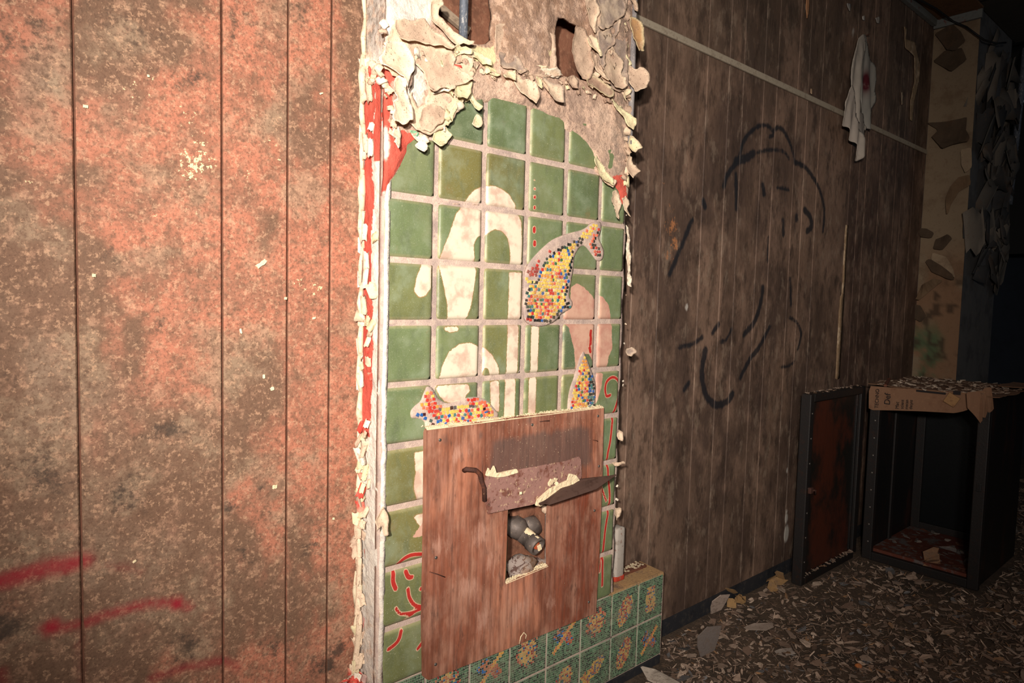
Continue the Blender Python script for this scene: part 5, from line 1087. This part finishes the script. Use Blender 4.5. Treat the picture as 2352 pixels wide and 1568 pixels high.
b = MB(); q = G(2186, 918, XT-.004); b.box((-.006, -.028, -.028), (.006, .028, .028), R=Matrix.Rotation(.5, 3, 'X'), ctr=q, ch=.005); b.build('torn_patch', M_dust if False else mat('tan_patch', C(150, 112, 74), [(60, .5, .65, C(120, 84, 58), .7)]), CB, tuple(q))
def scrap(mb, x, y, z, a, b_, rs, c, tilt=.35):
    n = rs.randint(5, 8); base = rs.uniform(0, 6.28); pts = []
    for k in range(n):
        t = base+2*math.pi*k/n+rs.uniform(-.3, .3); r = rs.uniform(.6, 1.15); pts.append((a*r*math.cos(t), b_*r*math.sin(t)))
    R = Matrix.Rotation(rs.uniform(0, 6.28), 3, 'Z') @ Matrix.Rotation(rs.uniform(-tilt, tilt), 3, 'X') @ Matrix.Rotation(rs.uniform(-tilt, tilt), 3, 'Y')
    bend = rs.uniform(-.3, .5)/max(a, .001)
    V = [np.array(R @ Vector((p[0], p[1], bend*p[0]*p[0]*.6))) for p in pts]; V = np.array(V); V[:, 2] -= V[:, 2].min(); th = .0014
    V = V+np.array([x, y, z]); V2 = V+np.array([0, 0, th]); Fc = [tuple(range(n-1, -1, -1)), tuple(range(n, 2*n))]+[(k, (k+1) % n, (k+1) % n+n, k+n) for k in range(n)]
    mb.add(np.vstack([V, V2]), Fc, c)
def scol(rs): 
    return pick(rs, [(C(168, 142, 124), 5), (C(132, 106, 90), 4), (C(196, 170, 150), 2.5), (C(104, 82, 68), 3), (C(150, 112, 80), 1), (C(112, 108, 108), 1)])
rs = np.random.RandomState(77); mb = MB()
for k in range(260):
    scrap(mb, rs.uniform(3.02, 3.74), rs.uniform(-.60, -.03), CZ1+.010+rs.uniform(0, .008), rs.uniform(.008, .03), rs.uniform(.004, .014), rs, pick(rs, [(C(206, 184, 164), 5), (C(168, 140, 120), 4), (C(120, 96, 80), 3)]))
o = mb.build('paper_shreds', M_scrap, CB, (3.4, -.3, CZ1), False, True); tag(o, kind='stuff')
b = MB(); b.box((3.02, -.10, CZ1+.02), (3.2, -.085, CZ1+.032), R=Matrix.Rotation(.25, 3, 'Z') @ Matrix.Rotation(-.12, 3, 'Y'), ch=.002); o = b.build('broken_lath', M_wood, None, (3.1, -.09, CZ1+.012)); tag(o, 'short broken lath on the left end of the cabinet top', 'wood')
b = MB(); V, Fc = wavy(3.45, 3.80, -.68, -.52, CZ1+.022, 12, 8, 9, .012); o = mesh('cardboard_offcut', V, Fc, M_card, None, (3.6, -.6, CZ1+.02)); tag(o, 'stiff cardboard offcut jutting off the right side of the cabinet top', 'cardboard')
# ------------------------------------------------------------------ cloth on a nail
RG_ = empty('hanging_cloth', tuple(P(1985, 82, YW-.006)), 'grey white rag hung on a nail on the dark panelled wall', 'cloth')
b = MB(); q = P(1984, 84, YW); b.tube([(q[0], YW-.001, q[2]), (q[0]-.004, YW-.035, q[2]+.004)], .0025, 8); b.build('nail', M_rust, RG_, tuple(q))
def drape(outline, lay, seed, colr, folds=14.0, amp=.016, name='drape'):
    ol = smooth_path(uv(outline, YW-.03)+[uv(outline[:1], YW-.03)[0]], 3)[:-1]; topz = max(p[1] for p in ol); x0 = P(1985, 82, YW-.03)[0]
    def dep(u, v):
        t = np.clip((topz-v)/.5, 0, 1); return lay+amp*np.sin((u-x0)*90/(1+.8*t)+seed+v*2.5)*t+.010*fbm(u*25, v*12, seed)
    V, Fc, u, v = sheet(ol, .008, thick=.002, Y0=YW-.018, dep=dep)
    n = fbm(u*30, v*10, seed); cc = np.array(colr)*(.8+.4*n)[:, None]
    q = P(1994, 195, YW-.018); m = (np.exp(-(((u-P(1984, 190, YW-.018)[0])/.035)**2+((v-q[2])/.055)**2))*1.6 if seed == 2 else np.zeros(len(u))); m = np.clip(m, 0, 1)[:, None]
    cc = cc*(1-m)+np.array(C(74, 16, 26))*m; mesh(name, V, Fc, M_cloth, RG_, (x0, YW-.02, topz), True, cc)
drape([(1978, 84), (1988, 80), (1994, 100), (1998, 130), (2010, 152), (2012, 175), (2008, 200), (2010, 230), (2006, 250), (2004, 296), (1988, 294), (1976, 270), (1972, 200), (1970, 130)], .006, 2, C(136, 130, 122))
drape([(1966, 90), (1980, 80), (1984, 110), (1974, 160), (1974, 190), (1976, 220), (1972, 250), (1980, 290), (1978, 300), (1960, 280), (1950, 250), (1946, 200), (1952, 140)], .020, 5, C(168, 156, 144))
drape([(1946, 196), (1952, 215), (1956, 240), (1955, 268), (1966, 300), (1974, 320), (1980, 345), (1962, 371), (1951, 358), (1954, 335), (1940, 318), (1936, 296), (1926, 290), (1926, 278), (1930, 260), (1930, 235)], .032, 8, C(176, 162, 150))
drape([(1955, 262), (1975, 262), (1979, 300), (1978, 325), (1972, 340), (1960, 300)], .024, 9, C(140, 130, 122))
# loose paper tatters on the upper right wall
for k, (pts, colr, lab) in enumerate([([(2074, 60), (2082, 66), (2080, 90), (2100, 98), (2106, 120), (2112, 150), (2110, 185), (2098, 235), (2094, 280), (2088, 275), (2090, 230), (2098, 190), (2098, 130), (2088, 120), (2078, 110)], C(150, 124, 96), 'long torn strip of tan paper hanging on the dark wall near the far pier'),
      ([(1850, -10), (1858, 0), (1856, 30), (1851, 48), (1848, 20)], C(170, 120, 84), 'narrow orange tan paper sliver at the top of the dark wall'), ([(1860, 204), (1865, 204), (1864, 218), (1859, 216)], C(170, 140, 112), 'tiny tan paper tab just above the pale rail'), ([(2068, 212), (2072, 212), (2073, 240), (2069, 242)], C(150, 130, 110), 'thin pale paper sliver left of the long torn strip'), ([(1942, 8), (1952, 10), (1950, 28), (1944, 18)], C(150, 146, 142), 'small whitish paper scrap stuck high above the rag'), ([(1978, 38), (1985, 36), (1984, 48), (1979, 46)], C(190, 184, 178), 'small white chip stuck just above the rag'), ([(2008, 42), (2018, 38), (2018, 54), (2012, 54)], C(160, 154, 146), 'small grey white chip stuck right above the rag')]):
    pl = uv(pts, YW-.004); V, Fc, u, v = sheet(pl, .008 if k else .01, thick=.002, Y0=YW-.005, dep=lambda u, v: .010*fbm(u*20, v*12, 4)) ; cc = np.array(colr)*(.7+.5*fbm(u*20, v*15, 2))[:, None]
    o = mesh('paper_tatter', V, Fc, M_flake, None, (pl[0][0], YW-.004, pl[0][1]), True, cc); tag(o, lab, 'paper', 'paper tatters on the right wall')
# ------------------------------------------------------------------ peeling paper on the far pier
def pflake(pts, colr, lift, X=XP, seed=0, thick=.002, h=.014, par=WF):
    pl = gv(pts, X-.004); a = np.array(pl); z1, z0 = a[:, 1].max(), a[:, 1].min()
    V, Fc, u, v = sheet(pl, h, thick=thick, axis='X', Y0=X-.006, dep=lambda u, v: lift*(fbm(u*10, v*7, seed))+lift*.8*np.clip((z1-v)/(z1-z0), 0, 1)**2)
    cc = np.array(colr)*(.72+.5*fbm(u*16, v*16, seed))[:, None]; mesh('peeled_paper', V, Fc, M_wallpaper, par, (X, a[0, 0], a[0, 1]), False, cc)
DK, MD, LT = C(78, 62, 48), C(112, 88, 66), C(150, 128, 104)
for k, f in enumerate([([(2150, 80), (2188, 55), (2210, 75), (2222, 98), (2210, 108), (2198, 122), (2180, 118), (2170, 105)], DK, .04), ([(2145, 142), (2172, 118), (2212, 112), (2224, 140), (2190, 168)], DK, .035), ([(2132, 284), (2175, 280), (2214, 272), (2222, 268), (2222, 300), (2234, 318), (2230, 328), (2195, 335), (2172, 345), (2144, 316), (2158, 300)], DK, .05),
      ([(2208, 345), (2232, 338), (2236, 385), (2222, 400), (2212, 382)], LT, .03), ([(2175, 455), (2185, 430), (2205, 408), (2230, 402), (2234, 425), (2205, 440), (2190, 470), (2182, 500)], MD, .05), ([(2104, 524), (2130, 525), (2148, 535), (2145, 548), (2120, 545)], DK, .03), ([(2150, 550), (2180, 538), (2192, 548), (2170, 575), (2148, 572)], DK, .04),
      ([(2128, 600), (2138, 594), (2165, 610), (2192, 630), (2200, 645), (2180, 640), (2145, 625)], DK, .04), ([(2110, 690), (2120, 655), (2150, 640), (2172, 645), (2140, 670), (2118, 690)], MD, .06), ([(2145, 580), (2175, 590), (2190, 612), (2200, 640), (2165, 615), (2140, 595)], LT, .03), ([(2102, 700), (2115, 700), (2130, 725), (2120, 740), (2104, 732)], DK, .03)]):
    pflake(f[0], f[1], f[2], seed=k)
YP2 = YP
for k in range(84):
    z = RS.uniform(1.62, 3.1) if k < 95 else RS.uniform(1.1, 1.6); x = 4.12+RS.uniform(0, .72)*(1 if k % 3 else .97)
    if k % 3 == 0: x = 4.80+RS.uniform(-.06, .06)
    curl((x, YP2-RS.uniform(.01, .05), z), RS.uniform(.10, .24), RS.uniform(.12, .30), RS.uniform(-.6, .6), RS.uniform(-.4, .4), RS.uniform(.5, 1.9), [C(92, 86, 80), C(76, 70, 66), C(112, 102, 92), C(62, 60, 60)][RS.randint(4)], parent=WF, name='peeled_paper', m=M_wallpaper, tilt=RS.uniform(-.4, .4))
curl((4.86, YP2-.02, float(P(2296, 620, YP2)[2])), .09, .10, 0, 0, 1, C(190, 40, 26), parent=WF, name='peeled_paper')
# cable, pipes and dark clutter beyond the pier
b = MB(); pts = [P(2095, -10, .05), P(2150, 20, .02), G(2190, 50, 4.08), G(2220, 62, 4.05), G(2260, 92, 4.05), P(2290, 100, -.2), P(2310, 98, -.2)]
b.tube([tuple(p) for p in smooth_path3d(pts)] if 'smooth_path3d' in globals() else pts, .006, 8); o = b.build('loose_cable', M_wire, None, tuple(pts[0]), True); tag(o, 'thin black cable sagging across the top of the far pier', 'cable')
b = MB(); q0, q1 = G(2352, 150, 5.6), G(2318, 470, 5.6); b.tube([q0+np.array([0, 0, .3]), q0, q1], .022, 12); o = b.build('grey_pipe', M_conduit, None, tuple(q1), True); tag(o, 'grey pipe slanting down in the dark room beyond the pier', 'pipe')
b = MB(); q0, q1 = G(2304, 65, 5.4), G(2380, 62, 5.4); b.tube([q0, q1], .03, 10); o = b.build('pale_pipe', M_trimgrey, None, tuple(q0), True); tag(o, 'pale horizontal pipe near the ceiling right of the pier', 'pipe')
rs = np.random.RandomState(5)
ORD = ['topmost', 'second from the top', 'third from the top', 'lowest']
for k in range(4):
    y0 = 75+k*50; a = G(2300+rs.randint(12), y0, 6.2); c = G(2360, y0+rs.randint(-20, 60), 6.2); m_ = (a+c)/2+np.array([0, 0, -.15*rs.rand()])
    b = MB(); b.tube([a, m_, c], .014, 8); o = b.build('hanging_wire', M_wire, None, tuple(a), True); tag(o, 'dark wire, %s of four hanging beyond the pier' % ORD[k], 'wire', 'tangled wires beyond the pier')
b = MB(); b.box((6.3, -1.2, 1.9), (6.36, .9, 3.2)); o = b.build('dark_duct', M_wire, None, (6.3, 0, 1.9)); tag(o, 'dark panel high on the wall of the far room', 'panel')
# ------------------------------------------------------------------ litter on the floor
rs = np.random.RandomState(21)
def on_floor(x, y):
    if y > .085 or x < -.2: return False
    if CX0-.06 < x < CX1+.02 and CY0-.02 < y: return False
    if 2.36 < x < 3.1 and y > -.03: return False
    if x < MX[-1]*S_+.03 and y > -.05: return False
    if 4.05 < x < 4.9 and y > YP-.03: return False
    return True
big = [(1650, 1405, .07, .045, C(182, 160, 146), 'pale pointed plaster flake leaning against the black baseboard'), (1745, 1435, .07, .04, C(172, 152, 138), 'broad pale plaster flake in the middle of the litter'), (1625, 1500, .09, .05, C(120, 108, 102), 'dark grey slab of plaster standing on its pale edge'), (1520, 1555, .09, .06, C(214, 196, 180), 'largest white board fragment at the foot of the mosaic ledge'),
       (1805, 1490, .05, .035, C(184, 168, 156), 'rounded pale plaster flake in front of the litter'), (1970, 1335, .06, .03, C(170, 146, 130), 'pale plaster flake in front of the open cabinet door'), (2140, 1305, .11, .07, C(140, 104, 78), 'tan crumpled paper at the mouth of the cabinet'), (1695, 1385, .06, .045, C(160, 124, 82), 'crumpled yellow brown leaf litter by the baseboard'), (1785, 1345, .06, .045, C(150, 116, 78), 'second crumpled yellow brown leaf farther along the baseboard'), (2062, 1335, .035, .03, C(200, 172, 154), 'small pale scrap before the cabinet'), (1972, 1523, .018, .016, C(186, 110, 60), 'small orange brown pebble on the litter'),
       (2320, 1218, .06, .05, C(130, 118, 108), 'pale lump of plaster behind the cabinet on the right'), (2180, 1278, .06, .035, C(150, 140, 136), 'grey white scrap inside the cabinet')]
for k, (x, y, a, b_, c, lab) in enumerate(big):
    q = F(x, y, .02); mb = MB(); 
    if k in (7, 8, 6):
        for j in range(7): scrap(mb, q[0]+rs.uniform(-.03, .03), q[1]+rs.uniform(-.03, .03), .004+.008*j, a*.6, b_*.6, rs, c, .9)
    elif k in (0, 2):
        R = Matrix.Rotation(-.4, 3, 'Z') @ Matrix.Rotation(.5 if k == 0 else .25, 3, 'X') ; n = 7; V = []
        for j in range(n): t = j*2*math.pi/n; r = .7+.45*((j*3) % 4)/3; V.append(np.array(R @ Vector((a*.75*r*math.cos(t), 0, b_*1.4*r*math.sin(t)))))
        V = np.array(V); V[:, 2] -= V[:, 2].min()+.004; V += np.array([q[0], q[1], 0]); mb.add(np.vstack([V, V+np.array([.001, .004, 0])]), [tuple(range(n)), tuple(range(2*n-1, n-1, -1))]+[(j, (j+1) % n, (j+1) % n+n, j+n) for j in range(n)], c)
    elif k in (10, 11):
        V, Fc = rock((q[0], q[1], b_*.6), a*.7, k, (1, 1, .8)); mb.add(V, Fc, c)
    else: scrap(mb, q[0], q[1], .006 if k != 12 else .062, a, b_, rs, c, .12)
    o = mb.build('plaster_fragment' if k not in (7, 8, 6) else 'crumpled_scrap', M_scrap, None, (q[0], q[1], 0), False, True); tag(o, lab, 'debris')
# 180 countable scraps nearest the camera, then the rest as litter
cnt = 0
while cnt < 230:
    px, py = rs.uniform(1480, 2352), rs.uniform(1290, 1568)**1.0; q = F(px, py)
    if not on_floor(q[0], q[1]) or q[0] > 4.4: continue
    d = math.hypot(q[0]-CAM[0], q[1]-CAM[1]); mb = MB(); a = rs.uniform(.012, .036)*(.6+.14*d); asp = rs.uniform(.22, .75)
    C_last = tuple(np.array(scol(rs))*rs.uniform(.6, 1.1)); scrap(mb, q[0], q[1], .001, a, a*asp, rs, C_last, .35); o = mb.build('plaster_scrap', M_scrap, None, (q[0], q[1], 0), False, True); tn = C_last; lum = sum(tn); tone = 'pale' if lum > .75 else ('tan' if lum > .42 else 'dark brown'); shp = 'long narrow' if asp < .36 else ('broad' if a > .04 else 'small')
    zone = 'along the black baseboard' if q[1] > -.18 and q[0] < 2.4 else ('right of the black cabinet' if q[0] > 3.75 or (q[0] > 3.0 and q[1] < -.62) else ('before the open cabinet door' if q[1] > -.45 and q[0] > 2.1 else ('near the mosaic ledge' if q[0] < 1.75 else 'in the open floor before the cabinet')))
    tag(o, '%s %s scrap lying %s' % (shp, tone, zone), 'debris', '%s %s scraps %s' % (shp, tone, zone)); cnt += 1
mb = MB(); k = 0
while k < 11000:
    if k % 3: px, py = rs.uniform(1480, 2400), rs.uniform(1100, 1600); q = F(px, py)
    else: q = np.array([rs.uniform(1.2, 5.8), rs.uniform(-1.6, .08), 0])
    k += 1
    if not on_floor(q[0], q[1]) or q[0] > 6.6 or q[1] < -2.4: continue
    d = math.hypot(q[0]-CAM[0], q[1]-CAM[1]); a = rs.uniform(.004, .019)*(.5+.2*d); scrap(mb, q[0], q[1], -.002, a, a*(rs.uniform(.06, .2) if k % 2 else rs.uniform(.2, .6)), rs, tuple(np.array(scol(rs))*rs.uniform(.6, 1.25)), .9 if k % 2 else .6)
o = mb.build('floor_litter', M_scrap, None, (2.5, -.5, 0), False, True); tag(o, 'fine crumbs, shreds and splinters covering the floor', 'litter', None, 'stuff')
mb = MB()
for k in range(70): scrap(mb, rs.uniform(CX0+.04, CX1-.08), rs.uniform(CY0+.06, CY1-.06), .061, rs.uniform(.008, .03), rs.uniform(.005, .018), rs, pick(rs, [(C(110, 104, 100), 3), (C(96, 52, 36), 4), (C(160, 148, 138), 1)]), .2)
o = mb.build('shreds', M_scrap, CAB, (3.4, -.3, .06), False, True); tag(o, kind='stuff')
mb = MB()
for k in range(60): scrap(mb, rs.uniform(2.40, 3.0), DY-rs.uniform(.0, .015), .038, rs.uniform(.008, .02), .006, rs, scol(rs), .3)
for k in range(50): scrap(mb, rs.uniform(2.40, 3.04), DY+rs.uniform(-.012, .03), .965, rs.uniform(.005, .014), .005, rs, scol(rs), .3)
o = mb.build('shreds', M_scrap, CAB, (2.7, 0, .04), False, True); tag(o, kind='stuff')
